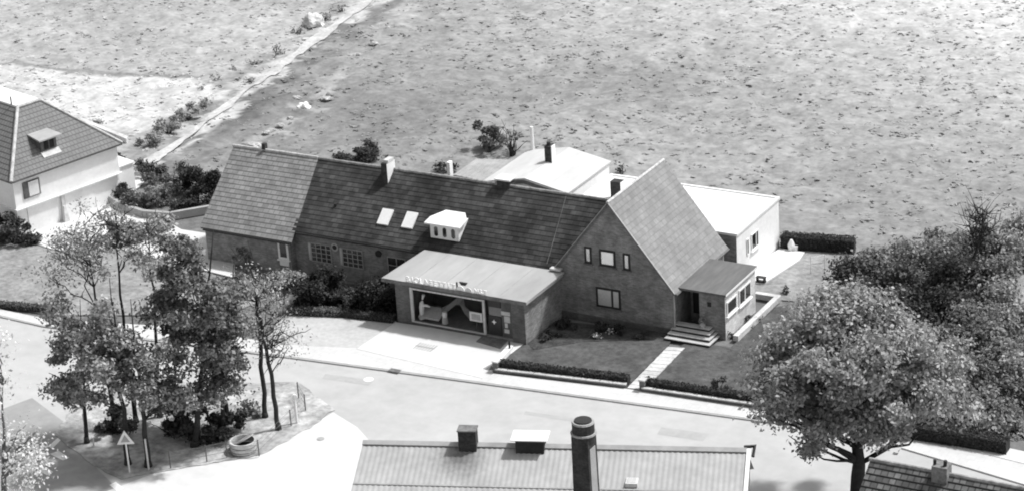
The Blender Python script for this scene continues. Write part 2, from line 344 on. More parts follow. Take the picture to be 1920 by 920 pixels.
sheet('terrace', [(180, 330), (240, 300), (290, 318), (260, 352), (210, 368)], .07, M['apron'], .05)
isl = [(100, 812), (125, 778), (170, 738), (280, 716), (560, 716), (628, 768), (560, 812), (486, 852), (400, 866), (290, 884), (225, 897), (170, 868)]
isl2 = []
for a_i, b_i in zip(isl, isl[1:]+isl[:1]):
    for k in range(7): t = k/7; isl2.append((a_i[0]+(b_i[0]-a_i[0])*t+random.uniform(-3, 3), a_i[1]+(b_i[1]-a_i[1])*t+random.uniform(-1.5, 1.5)))
sheet('traffic_island', isl2, .06, M['islandg'], .03)

# road markings
mk = MB()
for q in [[(40+53, 850), (110, 844), (130, 857), (118, 862)], [(90, 836), (110, 818), (118, 820), (98, 840)], [(70, 880), (86, 874), (100, 884), (88, 890)], [(205, 908), (217, 902), (232, 914), (220, 920)]]:
    mk.add(poly(q, .026), [(0, 1, 2, 3)])
struct(mk, 'road_markings', M['white'])
pm = MB()
for q in [[(610, 700), (700, 712), (692, 722), (604, 709)], [(985, 770), (1075, 783), (1072, 789), (982, 776)], [(1240, 800), (1330, 812), (1318, 826), (1232, 813)]]:
    pm.add(poly(q, .017), [(0, 1, 2, 3)])
struct(pm, 'road_patches', M['patch'])
def disc(name, px, py, r, m, label, z=.03):
    c = G(px, py, z); mb = MB(); mb.tube([c, c+Vector((0, 0, .018))], r, 16); mb.tube([c+Vector((0, 0, .018)), c+Vector((0, 0, .026))], r*.75, 16)
    solo(mb, name, m, label, 'manhole cover')
disc('manhole_cover', 691, 711, .3, M['white'], 'small pale round manhole cover in the road below the forecourt', .016)
disc('manhole_cover', 592, 773, .3, M['concd'], 'dark round manhole cover in the lane at the right tip of the tree island', .026)
disc('manhole_cover', 601, 822, .22, M['kerb'], 'faint grey manhole cover farther down the pale side lane', .026)
c = G(740, 694, .104); solo(MB().box(c.x-.35, c.x+.35, c.y-.2, c.y+.2, .101, .125), 'drain_grate', M['concd'], 'dark rectangular drain grate at the kerb in front of the shop', 'drain')
mb = MB(); c = G(797, 650, .12)
for k in range(7): mb.box(c.x-.6+k*.19, c.x-.52+k*.19, c.y-.45, c.y+.45, .116, .128)
mb.box(c.x-.65, c.x+.65, c.y-.04, c.y+.04, .116, .132)
solo(mb, 'floor_grate', M['corr2'], 'faint grey slotted grate in the bright paving before the shop window', 'grate')

# ------------------------------------------------------------------ BUILDINGS
he, hr, Wd, L_ = 3.04, 7.99, 8.0, 7.3
def window(parent, x0, x1, z0, z1, y, glass, frame, splits=(), fw=.07, out=-1, hbars=0, sill=None, axis='x', name='window'):
    """window in a wall plane: axis 'x' wall at Y=y facing -Y; axis 'y' wall at X=y facing +X"""
    def B(mb, a0, a1, d0, d1, c0, c1):
        if axis == 'x': mb.box(a0, a1, y-d1, y-d0, c0, c1)
        else: mb.box(y+d0, y+d1, a0, a1, c0, c1)
    f = MB(); B(f, x0, x1, .01, .06, z0, z0+fw); B(f, x0, x1, .01, .06, z1-fw, z1); B(f, x0, x0+fw, .012, .058, z0+fw, z1-fw); B(f, x1-fw, x1, .012, .058, z0+fw, z1-fw)
    for s_ in splits: X0 = x0+(x1-x0)*s_; B(f, X0-fw*.5, X0+fw*.5, .012, .056, z0+fw, z1-fw)
    for k in range(hbars): zz = z0+(z1-z0)*(k+1)/(hbars+1); B(f, x0+fw, x1-fw, .014, .05, zz-.02, zz+.02)
    fo_ = f.build(name, frame, parent)
    g = MB(); B(g, x0+fw*.6, x1-fw*.6, .004, .03, z0+fw*.6, z1-fw*.6); g.build('pane', glass, fo_)
    if sill: s2 = MB(); B(s2, x0-.08, x1+.08, .005, .14, z0-.09, z0-.012); s2.build('sill', sill, fo_)
    return fo_

# --- gable house
gh = thing('brick_house', 'brown brick gabled house with pale slate roof and black framed windows facing the lawn', 'house', (4, 3.6, 0))
w = MB(); w.prism([(0, 0, 0), (Wd, 0, 0), (Wd, 0, he), (Wd/2, 0, hr-.06), (0, 0, he)], (0, L_, 0)); w.build('wall', M['brick'], gh)
pl = MB(); pl.box(-.03, Wd+.04, -.05, .0, 0, .45); pl.build('plinth', M['brickd'], gh)
r = MB(); a = (hr-he)/(Wd/2)
def gp(x, y): return (x, y, he + a*(x if x <= 4 else Wd-x) + .03)
ov = .22
r.tiles(gp(Wd+ov, -.15), gp(Wd+ov, L_+.15), gp(4, L_+.15), gp(4, -.15), row=.36)
rb = r.build('roof', M['tileg'], gh)
s2 = MB(); s2.prism([gp(Wd+ov, -.13), gp(Wd+ov, L_+.13), gp(4, L_+.13), gp(4, -.13)], (-.08, 0, -.10)); s2.prism([gp(-.1, -.13), gp(4, -.13), gp(4, L_+.13), gp(-.1, L_+.13)], (.06, 0, -.08)); s2.build('roof_deck', M['concd'], rb)
v_ = MB(); v_.prism([gp(4.0, -.22), gp(Wd+ov, -.22), gp(Wd+ov, -.15), gp(4.0, -.15)], (0, 0, .07)); v_.prism([gp(-.05, -.2), gp(3.99, -.2), gp(3.99, -.14), gp(-.05, -.14)], (0, 0, .05)); v_.build('verge', M['greypaint'], rb)
rr = MB(); rr.tube([(4, -.2, hr+.06), (4, L_+.2, hr+.06)], .09, 8); rr.build('ridge_tiles', M['ridgep'], rb)
gt = MB(); gt.tube([(Wd+.3, -.15, he-.27), (Wd+.3, L_+.1, he-.27)], .07, 6); gt.build('gutter', M['concd'], gh)
dp = MB(); dp.tube([(8.1, -.06, he-.35), (8.1, -.06, .2)], .05, 6); dp.build('downpipe', M['greypaint'], gh)
window(gh, 2.22, 2.68, 3.88, 4.92, 0, M['curtain'], M['black'], fw=.11, sill=M['concd'])
window(gh, 3.22, 4.28, 3.86, 4.90, 0, M['curtain'], M['black'], fw=.12, sill=M['concd'])
window(gh, 4.80, 5.26, 3.82, 4.88, 0, M['curtain'], M['black'], fw=.11, sill=M['concd'])
window(gh, 2.88, 4.52, 1.14, 2.42, 0, M['curtain'], M['black'], (.66,), fw=.12, sill=M['concd'])
vt = MB(); vt.box(3.3, 3.9, -.03, .0, .12, .42); vt.box(4.2, 4.8, -.03, 0, .12, .42); vt.build('cellar_window', M['dark'], gh)
wb = MB(); wb.box(8.0, 8.02, 3.0, 4.0, 4, 4.01)

# --- main long house
ml = thing('long_house', 'long low brick house with mossy dark tiled roof and white dormer', 'house', (-9.5, 4, 0))
mr = 6.32; D2 = 8.0; XL = -19.0; ms = (mr-he)/4
w = MB(); w.prism([(XL, 0, 0), (XL, 0, he-.05), (XL, 4, mr-.05), (XL, 8, he-.05), (XL, 8, 0)], (-XL-.01, 0, 0)); w.build('wall', M['brick'], ml)
r = MB(); mz = lambda y: he + ms*(y if y < 4 else 8-y) + .02
XR = .0
r.tiles((XL+.02, -.18, mz(-.18)), (-.02, -.18, mz(-.18)), (2.3, 4, mz(4)), (XL-.3, 4, mz(4)), row=.34); rb = r.build('roof', M['tiled'], ml)
s2 = MB(); s2.prism([(XL+.05, -.15, mz(-.15)-.005), (-.03, -.15, mz(-.15)-.005), (-.03, 4, mz(4)-.005), (XL+.05, 4, mz(4)-.005)], (0, 0, -.1)); s2.prism([(XL, 4.01, mz(4)), (-.03, 4.01, mz(4)), (-.03, 8.1, mz(8.1)), (XL, 8.1, mz(8.1))], (0, 0, -.08)); s2.build('roof_deck', M['concd'], rb)
rr = MB(); rr.tube([(XL-.3, 4, mr+.06), (2.1, 4, mr+.06)], .10, 8); rr.build('ridge_tiles', M['ridge'], rb)
sm = MB(); sm.prism([(-1.0-.02, 4, mz(4)+.045), (-1.0+.02, 4, mz(4)+.045), (-.55+.02, .2, mz(.2)+.045), (-.55-.02, .2, mz(.2)+.045)], (0, 0, .02)); sm.build('seam', M['feltd'], rb)
gt = MB(); gt.tube([(XL+.1, -.25, mz(-.25)-.03), (-.1, -.25, mz(-.25)-.03)], .07, 6); gt.build('gutter', M['dark'], ml)
for (x0, x1) in ((-17.75, -16.2), (-15.35, -13.8)):
    window(ml, x0, x1, .95, 2.22, 0, M['glass'], M['greypaint'], (.25, .5, .75), fw=.05, hbars=3)
for x in (-17.93, -15.53): sh = MB(); sh.box(x, x+.16, -.06, -.002, 1.0, 2.2); sh.build('shutter', M['cloth'], ml)
window(ml, -11.95, -10.6, 1.0, 2.15, 0, M['glass'], M['greypaint'], (.5,), fw=.05, hbars=1)
for (px_, py_, rr_) in ((628, 463, .16), (710, 475, .22)):
    p = PL(px_, py_, (0, 0, 0), (0, 1, 0)); mb = MB(); mb.tube([(p.x, -.01, p.z), (p.x, -.08, p.z)], rr_, 14)
    o = mb.build('round_vent', M['black'], ml)
    if rr_ < .2: m2 = MB(); m2.tube([(p.x, -.008, p.z), (p.x, -.05, p.z)], rr_*1.7, 14); m2.build('vent_ring', M['cloth'], o)
# roof windows
for (x0, x1, y0, y1) in ((-13.1, -12.3, .86, 1.72), (-11.3, -10.5, .88, 1.76)):
    mb = MB(); mb.prism([(x0, y0, mz(y0)+.05), (x1, y0, mz(y0)+.05), (x1, y1, mz(y1)+.05), (x0, y1, mz(y1)+.05)], (0, -.05, .09)); o = mb.build('skylight', M['white'], ml)
    mb = MB(); x0 += .14; x1 -= .14; y0 += .12; y1 -= .12; mb.prism([(x0, y0, mz(y0)+.12), (x1, y0, mz(y0)+.12), (x1, y1, mz(y1)+.12), (x0, y1, mz(y1)+.12)], (0, -.02, .04)); mb.build('pane', M['glassp'], o)
# small pipe in roof
mb = MB(); mb.tube([(-16.6, 1.5, 4.2), (-16.6, 1.5, 4.5)], .1, 8); mb.build('roof_vent', M['dark'], ml)
# dormer
dm = MB(); dx0, dx1, dy = -9.0, -6.95, .62; dz0 = mz(dy)+.02; dz1 = dz0+1.02
dm.prism([(dx0, dy, dz0), (dx0, dy, dz1), (dx0, dy+1.35, dz1+.08)], (dx1-dx0, 0, 0)); do = dm.build('dormer', M['white'], ml)
mb = MB(); mb.prism([(dx0-.28, dy-.22, dz1-.04), (dx1+.25, dy-.22, dz1-.04), (dx1+.22, dy+.75, dz1+.13), (dx1-.35, dy+1.55, dz1+.22), (dx0+.3, dy+1.55, dz1+.22), (dx0-.25, dy+.5, dz1+.1)], (0, 0, .09)); mb.build('dormer_roof', M['white'], do)
for k in range(3):
    xx = dx0+.27+k*.62; mb = MB()
    mb.prism([(xx+.02, dy-.02, dz0+.25), (xx+.1, dy-.02, dz0+.17), (xx+.2, dy-.02, dz0+.17), (xx+.28, dy-.02, dz0+.25), (xx+.28, dy-.02, dz0+.72), (xx+.2, dy-.02, dz0+.8), (xx+.1, dy-.02, dz0+.8), (xx+.02, dy-.02, dz0+.72)], (0, .03, 0)); mb.build('dormer_window', M['glass'], do)
# chimney in the ridge of the roof
def chimney(parent, x, y, z0, z1, wx, wy, m, capm=None, name='chimney', capo=.05, litm=None):
    mb = MB(); mb.box(x-wx/2, x+wx/2, y-wy/2, y+wy/2, z0, z1); o = mb.build(name, m, parent)
    if capm: c = MB(); c.box(x-wx/2-capo, x+wx/2+capo, y-wy/2-capo, y+wy/2+capo, z1+.003, z1+.1); c.build('chimney_cap', capm, o)
    return o
o = chimney(ml, -13.75, 3.65, 5.5, 7.0, .42, 1.0, M['soot']); mb = MB(); mb.box(-13.537, -13.52, 3.16, 4.14, 5.55, 6.99); mb.build('sunlit_side', M['renderg'], o)  # pale sheet paints the sunlight on the right side of the stack
mb = MB(); mb.box(-13.85, -13.5, 3.3, 4.0, 7.003, 7.2); mb.build('chimney_cap', M['conc'], o)
chimney(ml, -5.4, 4.15, 6.0, 6.75, .85, .7, M['soot'], M['white'], capo=.12)

# --- left wing
lw = thing('tiled_wing', 'brick wing with lighter weathered tiled roof at the left end of the long house', 'house', (-22.5, 3.5, 0))
r = MB(); r.tiles((-25.9, -.82, mz(-.82)), (XL+.35, -.82, mz(-.82)), (XL-.32, 4, mz(4)+.03), (-26.05, 4, mz(4)+.03), row=.34); rb = r.build('roof', M['tilew'], lw)
s2 = MB(); s2.prism([(-25.85, -.8, mz(-.8)-.008), (XL+.3, -.8, mz(-.8)-.008), (XL-.35, 4, mz(4)+.02), (-26.0, 4, mz(4)+.02)], (0, 0, -.1)); s2.prism([(-26, 4.01, mz(4)), (XL-.35, 4.01, mz(4)), (XL-.35, 8.1, mz(8.1)), (-26, 8.1, mz(8.1))], (0, 0, -.08)); s2.build('roof_deck', M['concd'], rb)
rr = MB(); rr.tube([(-26.1, 4, mr+.09), (XL-.35, 4, mr+.09)], .11, 8); rr.build('ridge_tiles', M['ridgep'], rb)
w = MB(); w.prism([(-25.7, -.55, 0), (-25.7, -.55, mz(-.55)-.14), (-25.7, 4, mr-.15), (-25.7, 8, he-.15), (-25.7, 8, 0)], (-XL*-1 + 25.7 - .02, 0, 0)); w.build('wall', M['brick'], lw)
window(lw, -19.95, -19.15, 1.0, 2.35, -.55, M['glass'], M['white'], fw=.14, name='window', sill=M['white'])
mb = MB(); mb.box(-19.9, -19.2, -.60, -.553, .55, .98); mb.build('panel', M['white'], lw)
chimney(lw, -23.6, 4.05, 6.2, 6.85, .25, .3, M['soot'], name='flue')
gt = MB(); gt.tube([(-25.6, -.88, mz(-.88)-.04), (XL+.3, -.88, mz(-.88)-.04)], .07, 6); gt.build('gutter', M['dark'], lw)

# --- shop
sp = thing('shop', 'flat roofed brick shop with wide display window under a felted canopy roof', 'shop', (-4, -2.5, 0))
SX0, SX1, SY = -8.55, .43, -4.58
w = MB()
w.box(SX0, -7.5, SY, -.02, 0, 2.8); w.build('wall', M['brickd'], sp)
w = MB(); w.box(-.45, SX1, SY, -.02, 0, 2.8); w.build('wall', M['brickd'], sp)
w = MB(); w.box(-7.498, -2.25, SY+.003, SY+.25, 0, .30); w.build('plinth', M['brickd'], sp)
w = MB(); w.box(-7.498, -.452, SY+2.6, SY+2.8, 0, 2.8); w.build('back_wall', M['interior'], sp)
w = MB(); w.box(SX1+.002, SX1+.02, SY+.0, -.0, 0, 2.78); w.build('side_wall', M['brick'], sp)
w = MB(); w.box(-7.5, -.45, SY+.02, SY+2.6, .0, .32); w.build('display_floor', M['clothd'], sp)
w = MB(); w.box(-7.5, -.45, SY, SY+.22, 2.62, 2.8); w.build('lintel', M['wood'], sp)
r = MB(); A_, B_, C_, D_ = (-9.3, -4.85, 2.93), (.75, -4.85, 2.93), (.85, -.2, 3.02), (-9.0, -.2, 3.02)
r.prism([A_, B_, C_, D_], (0, 0, .09)); ro = r.build('roof', M['canopy'], sp)
for k in range(4):
    x = -7.2+k*2.0; mb = MB(); mb.prism([(x, -4.84, 3.022), (x+.04, -4.84, 3.022), (x+.04, -.2, 3.112), (x, -.2, 3.112)], (0, 0, .012)); mb.build('roof_seam', M['corr2'], ro)
mb = MB(); mb.box(-9.3, .75, -4.88, -4.852, 2.80, 3.03); mb.build('fascia', M['concd'], ro)
mb = MB(); mb.box(.752, .775, -4.85, -.25, 2.84, 3.0); mb.build('side_fascia', M['greypaint'], ro)
# display window frame
f = MB(); y0, y1 = SY-.05, SY+.05
f.box(-7.5, -7.3, y0, y1, .30, 2.6); f.box(-2.42, -2.27, y0, y1, .30, 2.6); f.box(-7.3, -2.42, y0, y1, .30, .38); f.box(-7.3, -2.42, y0, y1, 2.48, 2.6)
fo_ = f.build('display_window', M['cloth'], sp)
g = MB(); g.box(-7.3, -2.42, SY-.01, SY+.0, .38, 2.48)
gm = bpy.data.materials.new('shop_glass'); gm.use_nodes = True; gb = gm.node_tree.nodes['Principled BSDF']; gb.inputs['Transmission Weight'].default_value = 1; gb.inputs['IOR'].default_value = 1.02; gb.inputs['Roughness'].default_value = 0; gb.inputs['Base Color'].default_value = (.95, .95, .95, 1)
g.build('pane', gm, fo_)
sc = MB()
for k in range(14): sc.box(-7.3+k*.35+.04, -7.3+k*.35+.3, SY-.09, SY-.055, 2.50, 2.60)
sc.build('scalloped_trim', M['conc'], fo_)
# door side
d = MB(); d.box(-2.1, -1.25, SY+.1, SY+.16, .1, 1.55); d.box(-2.1, -1.25, SY+.1, SY+.16, 2.15, 2.6); dr = d.build('door', M['black'], sp)
mb = MB(); mb.box(-2.1, -.5, SY+.17, SY+.2, 1.55, 2.15); mb.build('fanlight', M['clothd'], dr)
mb = MB(); cx_, cz_ = -1.73, 1.2
P8 = [(cx_+(.17 if k % 2 == 0 else .07)*cos(k*pi/4+pi/2), SY+.06, cz_+(.17 if k % 2 == 0 else .07)*sin(k*pi/4+pi/2)) for k in range(8)]; mb.prism(P8, (0, .035, 0)); mb.build('star_ornament', M['white'], dr)
mb = MB(); mb.box(-1.2, -.5, SY+.1, SY+.14, .35, 2.6); pn = mb.build('side_panel', M['interior'], sp)
for (a0, a1, c0, c1) in ((-1.2, -.6, 1.75, 2.0), (-1.02, -.62, 1.3, 1.7), (-1.0, -.8, .95, 1.25), (-1.05, -.72, .6, .85)):
    mb = MB(); mb.box(a0, a1, SY+.07, SY+.098, c0, c1); mb.build('notice', M['cloth'], pn)
# things in the display window
def solid(name, m, label, cat, fn): mb = MB(); fn(mb); return solo(mb, name, m, label, cat)
def drape(mb):
    prof = [(-6.9, .5), (-6.1, .95), (-5.3, 1.45), (-4.75, 1.95), (-4.45, 1.98), (-4.2, 1.45), (-3.9, 1.15), (-3.2, 1.05)]
    top = [(x, SY+1.0+.12*sin(i*2.1), z) for i, (x, z) in enumerate(prof)]; bot = [(x, SY+.75, max(.42, z-.38)) for x, z in prof]
    for i in range(len(prof)-1): mb.prism([top[i], top[i+1], bot[i+1], bot[i]], (0, .05, -.01))
solid('draped_cloth', M['clothd'], 'long grey cloth draped in a peak across the middle of the shop window', 'cloth', drape)
def lowcloth(mb): mb.prism([(-7.2, SY+.25, .62), (-5.75, SY+.25, .62), (-5.6, SY+1.1, 1.0), (-7.1, SY+1.1, 1.0)], (0, .0, -.12))
solid('folded_cloth', M['cloth'], 'pale folded cloth lying low at the left of the shop window', 'cloth', lowcloth)
def fig(mb):
    c = Vector((-7.05, SY+.45, .38)); mb.tube([c, c+Vector((0, 0, .3)), c+Vector((.02, 0, .75)), c+Vector((.05, 0, 1.05)), c+Vector((.1, 0, 1.2))], [.2, .13, .17, .14, .05], 10)
    mb.tube([c+Vector((.1, 0, .9)), c+Vector((.45, -.02, .95)), c+Vector((.62, 0, .88))], [.09, .08, .04], 8); mb.tube([c+Vector((.12, 0, 1.3)), c+Vector((.22, 0, 1.62))], [.05, .1], 8)
solid('dress_form', M['white'], 'white dress form with a raised arm at the left end of the shop window', 'dress form', fig)
def ped(mb): mb.tube([(-5.35, SY+.35, .38), (-5.35, SY+.35, .8)], [.2, .16], 12)
solid('round_pedestal', M['cloth'], 'small grey round pedestal on the shop window floor', 'pedestal', ped)
def pot(mb): mb.tube([(-5.35, SY+.35, .805), (-5.35, SY+.35, .95), (-5.35, SY+.35, 1.15)], [.13, .17, .14], 12)
solid('white_vase', M['white'], 'white vase standing on the round pedestal in the shop window', 'vase', pot)
def card(mb):
    mb.box(-3.5, -2.62, SY+.2, SY+.25, .95, 1.06); mb.box(-3.5, -2.62, SY+.2, SY+.25, 1.44, 1.55); mb.box(-3.5, -3.37, SY+.2, SY+.25, 1.06, 1.44); mb.box(-2.75, -2.62, SY+.2, SY+.25, 1.06, 1.44)
pf = thing('picture_frame', 'white framed picture propped at the right of the shop window', 'picture frame', (-3.06, SY+.2, .42))
mb = MB(); card(mb); mb.build('frame', M['white'], pf); mb = MB(); mb.box(-3.37, -2.75, SY+.22, SY+.24, 1.06, 1.44); mb.build('picture', M['cloth'], pf); mb = MB(); mb.tube([(-3.06, SY+.24, .42), (-3.06, SY+.26, 1.0)], .03, 6); mb.build('stand', M['wood'], pf)
# sign letters standing on the front edge of the canopy
lt = thing('shop_sign', 'row of upright white letters along the front edge of the canopy roof', 'sign', (-5.0, -4.8, 3.02))
def letter(ch, x, z=3.03, size=.52):
    cu = bpy.data.curves.new('letter', 'FONT'); cu.body = ch; cu.size = size; cu.extrude = .03; cu.offset = .012; cu.align_x = 'CENTER'
    t = bpy.data.objects.new('letter', cu); COL.objects.link(t); dg = bpy.context.evaluated_depsgraph_get()
    me = bpy.data.meshes.new_from_object(t.evaluated_get(dg)); bpy.data.objects.remove(t)
    o = bpy.data.objects.new('letter', me); me.materials.clear(); me.materials.append(M['white']); COL.objects.link(o); o.parent = lt
    o.rotation_euler = (pi/2, 0, 0); o.location = Vector((x, -4.80, z)) - Vector(lt.location)
word = "BIOLAFETTIT"
for i, ch in enumerate(word): letter(ch, -7.45+i*.318)
for i, ch in enumerate("NST"): letter(ch, -2.65+i*.29, size=.42)
mb = MB(); mb.tube([(-7.6, -4.79, 3.06), (-2.0, -4.79, 3.06)], .015, 5); mb.build('sign_rail', M['greypaint'], lt)
for cx_, rr_, mm in ((-3.75, .27, 'white'), (-3.2, .24, 'conc')):
    mb = MB(); mb.prism([(cx_+rr_*cos(k*pi/10), -4.82, 3.05+rr_*sin(k*pi/10)*1.1) for k in range(11)], (0, .05, 0)); mb.build('emblem', M[mm], lt)
mb = MB(); mb.prism([(-3.95, -4.6, 3.48), (-3.4, -4.6, 3.48), (-3.52, -4.6, 3.3), (-3.8, -4.6, 3.3)], (0, .12, 0)); mb.tube([(-4.1, -4.6, 3.05), (-4.1, -4.6, 3.45)], .05, 6); mb.build('emblem_bowl', M['black'], lt)
# step and ramp wall
c = G(912, 641, .12)
solo(MB().prism(poly([(893, 640), (905, 630), (952, 638), (938, 653)], .125), (0, 0, .05)), 'door_mat', M['concd'], 'dark grey mat on the paving at the shop door', 'mat')
rw = thing('ramp_wall', 'low bright wall with a dark post at the right edge of the shop apron', 'wall', G(940, 670, .1))
P0, P1 = G(958, 655, .1), G(928, 688, .1); dn = Vector((.18, 0, 0)); mb = MB(); mb.prism([P0-dn, P0+dn, P1+dn, P1-dn], (0, 0, .3)); mb.build('wall', M['render'], rw)
mb = MB(); mb.tube([P0+Vector((.15, -.4, .3)), P0+Vector((.15, -.4, .75))], .06, 6); mb.build('post', M['black'], rw)

# --- lamp box on gable/shop junction
mb = MB(); p = PL(1042, 513, (0, -.3, 0), (0, 1, 0)); mb.box(p.x-.35, p.x+.35, -.42, -.08, 3.2, 3.32)
solo(mb, 'wall_shelf', M['conc'], 'small pale ledge on the gable corner where the shop roof ends', 'ledge')

# --- porch
po = thing('entrance_porch', 'brick entrance porch with sloping grey felt roof beside the gable wall', 'porch', (9.6, 2.8, 0))
PX, PY0, PY1, PH = 11.1, .62, 5.0, 2.82
w = MB(); w.box(9.42, PX-.02, PY0, PY0+.2, 0, PH); w.box(9.42, 9.6, PY0+.2, 2.6, 0, PH); w.box(8.02, 9.42, 2.4, 2.6, 0, PH); w.build('wall', M['brick'], po); w = MB(); w.box(8.02, PX-.02, PY1-.2, PY1, 0, PH); w.build('back_wall', M['brick'], po)
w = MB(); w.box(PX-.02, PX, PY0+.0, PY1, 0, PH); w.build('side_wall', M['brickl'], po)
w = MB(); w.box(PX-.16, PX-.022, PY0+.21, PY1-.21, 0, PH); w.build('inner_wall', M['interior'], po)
r = MB(); r.prism([(8.02, .5, PH+.02), (PX+.12, .48, PH+.02), (PX+.12, PY1+.1, PH+.06), (8.02, PY1+.1, PH+.06)], (0, 0, .13)); ro = r.build('roof', M['feltd'], po)
mb = MB(); mb.box(PX+.122, PX+.14, .48, PY1+.1, PH+.04, PH+.17); mb.build('fascia', M['renderg'], ro)
dd = MB(); dd.box(8.2, 9.2, 2.33, 2.395, .6, 2.6); dd.build('door', M['black'], po)
hs = MB(); hs.box(9.95, 10.2, .6, .62, 2.0, 2.3); hs.build('lamp', M['black'], po)
window(po, .8, 2.2, 1.45, 2.35, PX, M['glass'], M['white'], fw=.09, axis='y', sill=M['white'])
window(po, 2.55, 4.25, 1.35, 2.4, PX, M['glass'], M['white'], (.5,), fw=.09, axis='y', sill=M['white'])
st = thing('entrance_steps', 'broad entrance steps with pale treads and dark risers in front of the porch', 'steps', (9.3, -.1, .1))
for k in range(4):
    z = .1+.16*k; x1 = 10.75-.16*k; yf = -.95+.36*k
    mb = MB(); mb.box(7.85+.05*k, x1-.02, yf+.03, .6 if k > 0 else .55, z, z+.11); o = mb.build('riser', M['dark'], st)
    mb = MB(); mb.box(7.8+.05*k, x1, yf, .61 if k > 0 else .56, z+.112, z+.157); mb.build('tread', M['cloth'], st)
pt = thing('potted_plant', 'round potted plant standing on the top step beside the porch wall', 'plant', (9.75, .25, .74))
mb = MB(); mb.tube([(9.75, .3, .74), (9.75, .3, 1.0)], [.12, .17], 12); mb.build('pot', M['conc'], pt)
P = rng.normal(0, 1, (160, 3)); P = unit(P)*.22 + np.array([9.75, .3, 1.15]); quads('foliage', leaf_quads(P, P-np.array([9.75, .3, 1.1]), .1), rng.uniform(.15, .5, 160), M['leaf'], pt, pt.location)
mb = MB(); mb.prism([(11.62, .5, .1), (11.95, .5, .1), (11.95, 6.6, .1), (11.62, 6.6, .1)], (0, 0, .35)); mb.prism([(10.3, 6.6, .1), (11.95, 6.6, .1), (11.95, 6.95, .1), (10.3, 6.95, .1)], (0, 0, .35))
solo(mb, 'garden_wall', M['conc'], 'low pale angled garden wall around the bed beside the porch', 'wall')
# garden path
mb = MB(); a0, a1, b0, b1 = G(1176, 727, .13), G(1207, 731, .13), G(1252, 650, .13), G(1284, 652, .13)
K = 12
for k in range(K):
    t0, t1 = k/K+.003, (k+1)/K-.003; j = random.uniform(-.03, .03)
    mb.prism([a0.lerp(b0, t0), a1.lerp(b1, t0), a1.lerp(b1, t1)+Vector((j, 0, 0)), a0.lerp(b0, t1)+Vector((j, 0, 0))], (0, 0, .03+random.uniform(0, .012)))
struct(mb, 'garden_path', M['conc'])

# --- white flat roofed building
wbt = thing('white_annex', 'white flat roofed building with bright gravel roof behind the gable house', 'building', (3, 11.5, 0))
X0, X1, Y0, Y1, H = -3.5, 8.47, 8.2, 14.78, 3.45
w = MB(); w.box(X0, X1-.02, Y0+.02, Y1, 0, H-.12); w.build('wall', M['render'], wbt)
w = MB(); w.box(X0+.02, X1-.03, Y0-.002, Y0+.018, 0, H-.1); w.build('front_wall', M['brick'], wbt)
w = MB(); w.box(X1-.018, X1, Y0, Y1, 0, H-.1); w.build('side_wall', M['renderg'], wbt)
r = MB(); r.box(X0+.15, X1-.15, Y0+.12, Y1-.12, H-.11, H-.02); ro = r.build('roof', M['whiteroof'], wbt)
r = MB(); r.box(X0-.05, X1+.08, Y0-.08, Y0+.12, H-.1, H+.06); r.box(X0-.05, X1+.08, Y1-.12, Y1+.06, H-.1, H+.06); r.box(X0-.05, X0+.15, Y0+.12, Y1-.12, H-.1, H+.058); r.box(X1-.15, X1+.08, Y0+.12, Y1-.12, H-.1, H+.058); r.build('parapet', M['renderg'], ro)
window(wbt, 9.65, 9.95, 1.5, 2.55, X1, M['glass'], M['white'], fw=.06, axis='y')
window(wbt, 10.35, 11.45, 1.5, 2.6, X1, M['glass'], M['renderg'], (.66,), fw=.08, axis='y', sill=M['white'])
p = PL(1156, 372, (0, 0, H), (0, 0, 1))
o = chimney(wbt, p.x+.05, p.y+.1, H-.05, H+1.2, .72, .6, M['soot'], name='chimney'); mb = MB(); mb.box(p.x+.412, p.x+.43, p.y-.19, p.y+.39, H, H+1.19); mb.build('sunlit_side', M['renderg'], o)  # sunlit right side of the dark stack put into its colour

# --- pale low gabled outbuilding
bb = thing('pale_outbuilding', 'pale low gabled outbuilding with a tall chimney behind the long house', 'building', (-8, 14, 0))
E0, E1, F0, F1, ez, az = -10.9, -4.75, 10.9, 16.9, 3.35, 3.95; xm = (E0+E1)/2
w = MB(); w.prism([(E0, F0, 0), (E1, F0, 0), (E1, F0, ez), (xm, F0, az), (E0, F0, ez)], (0, F1-F0, 0)); w.build('wall', M['render'], bb)
r = MB(); r.prism([(E0-.1, F0-.15, ez), (xm, F0-.15, az+.02), (xm, F1+.15, az+.02), (E0-.1, F1+.15, ez)], (0, 0, .1)); r.prism([(xm+.002, F0-.15, az+.02), (E1+.1, F0-.15, ez), (E1+.1, F1+.15, ez), (xm+.002, F1+.15, az+.02)], (0, 0, .1)); ro = r.build('roof', M['palefelt'], bb)
r = MB(); r.prism([(E0-.1, F0-.2, ez-.25), (xm, F0-.2, az-.22), (E1+.1, F0-.2, ez-.25), (E1+.1, F0-.2, ez+.04), (xm, F0-.2, az+.06), (E0-.1, F0-.2, ez+.04)], (0, -.08, 0)); r.build('fascia', M['concd'], ro)
p = PL(1032, 311, (0, 0, 3.7), (0, 0, 1)); o = chimney(bb, p.x, p.y, 3.3, 5.15, .5, .5, M['soot'], name='chimney'); mb = MB(); mb.box(p.x+.253, p.x+.3, p.y-.25, p.y+.25, 3.4, 5.2); mb.build('sunlit_side', M['render'], o)  # light-coloured slab stands in for sun on this side of the chimney
mb = MB(); mb.tube([(p.x-.05, p.y, 5.15), (p.x-.05, p.y, 5.4)], .14, 8); mb.build('chimney_pot', M['soot'], o)
mb = MB(); mb.box(p.x-.35, p.x+.33, p.y-.33, p.y+.33, 3.3, 3.98); mb.build('flashing', M['concd'], o)
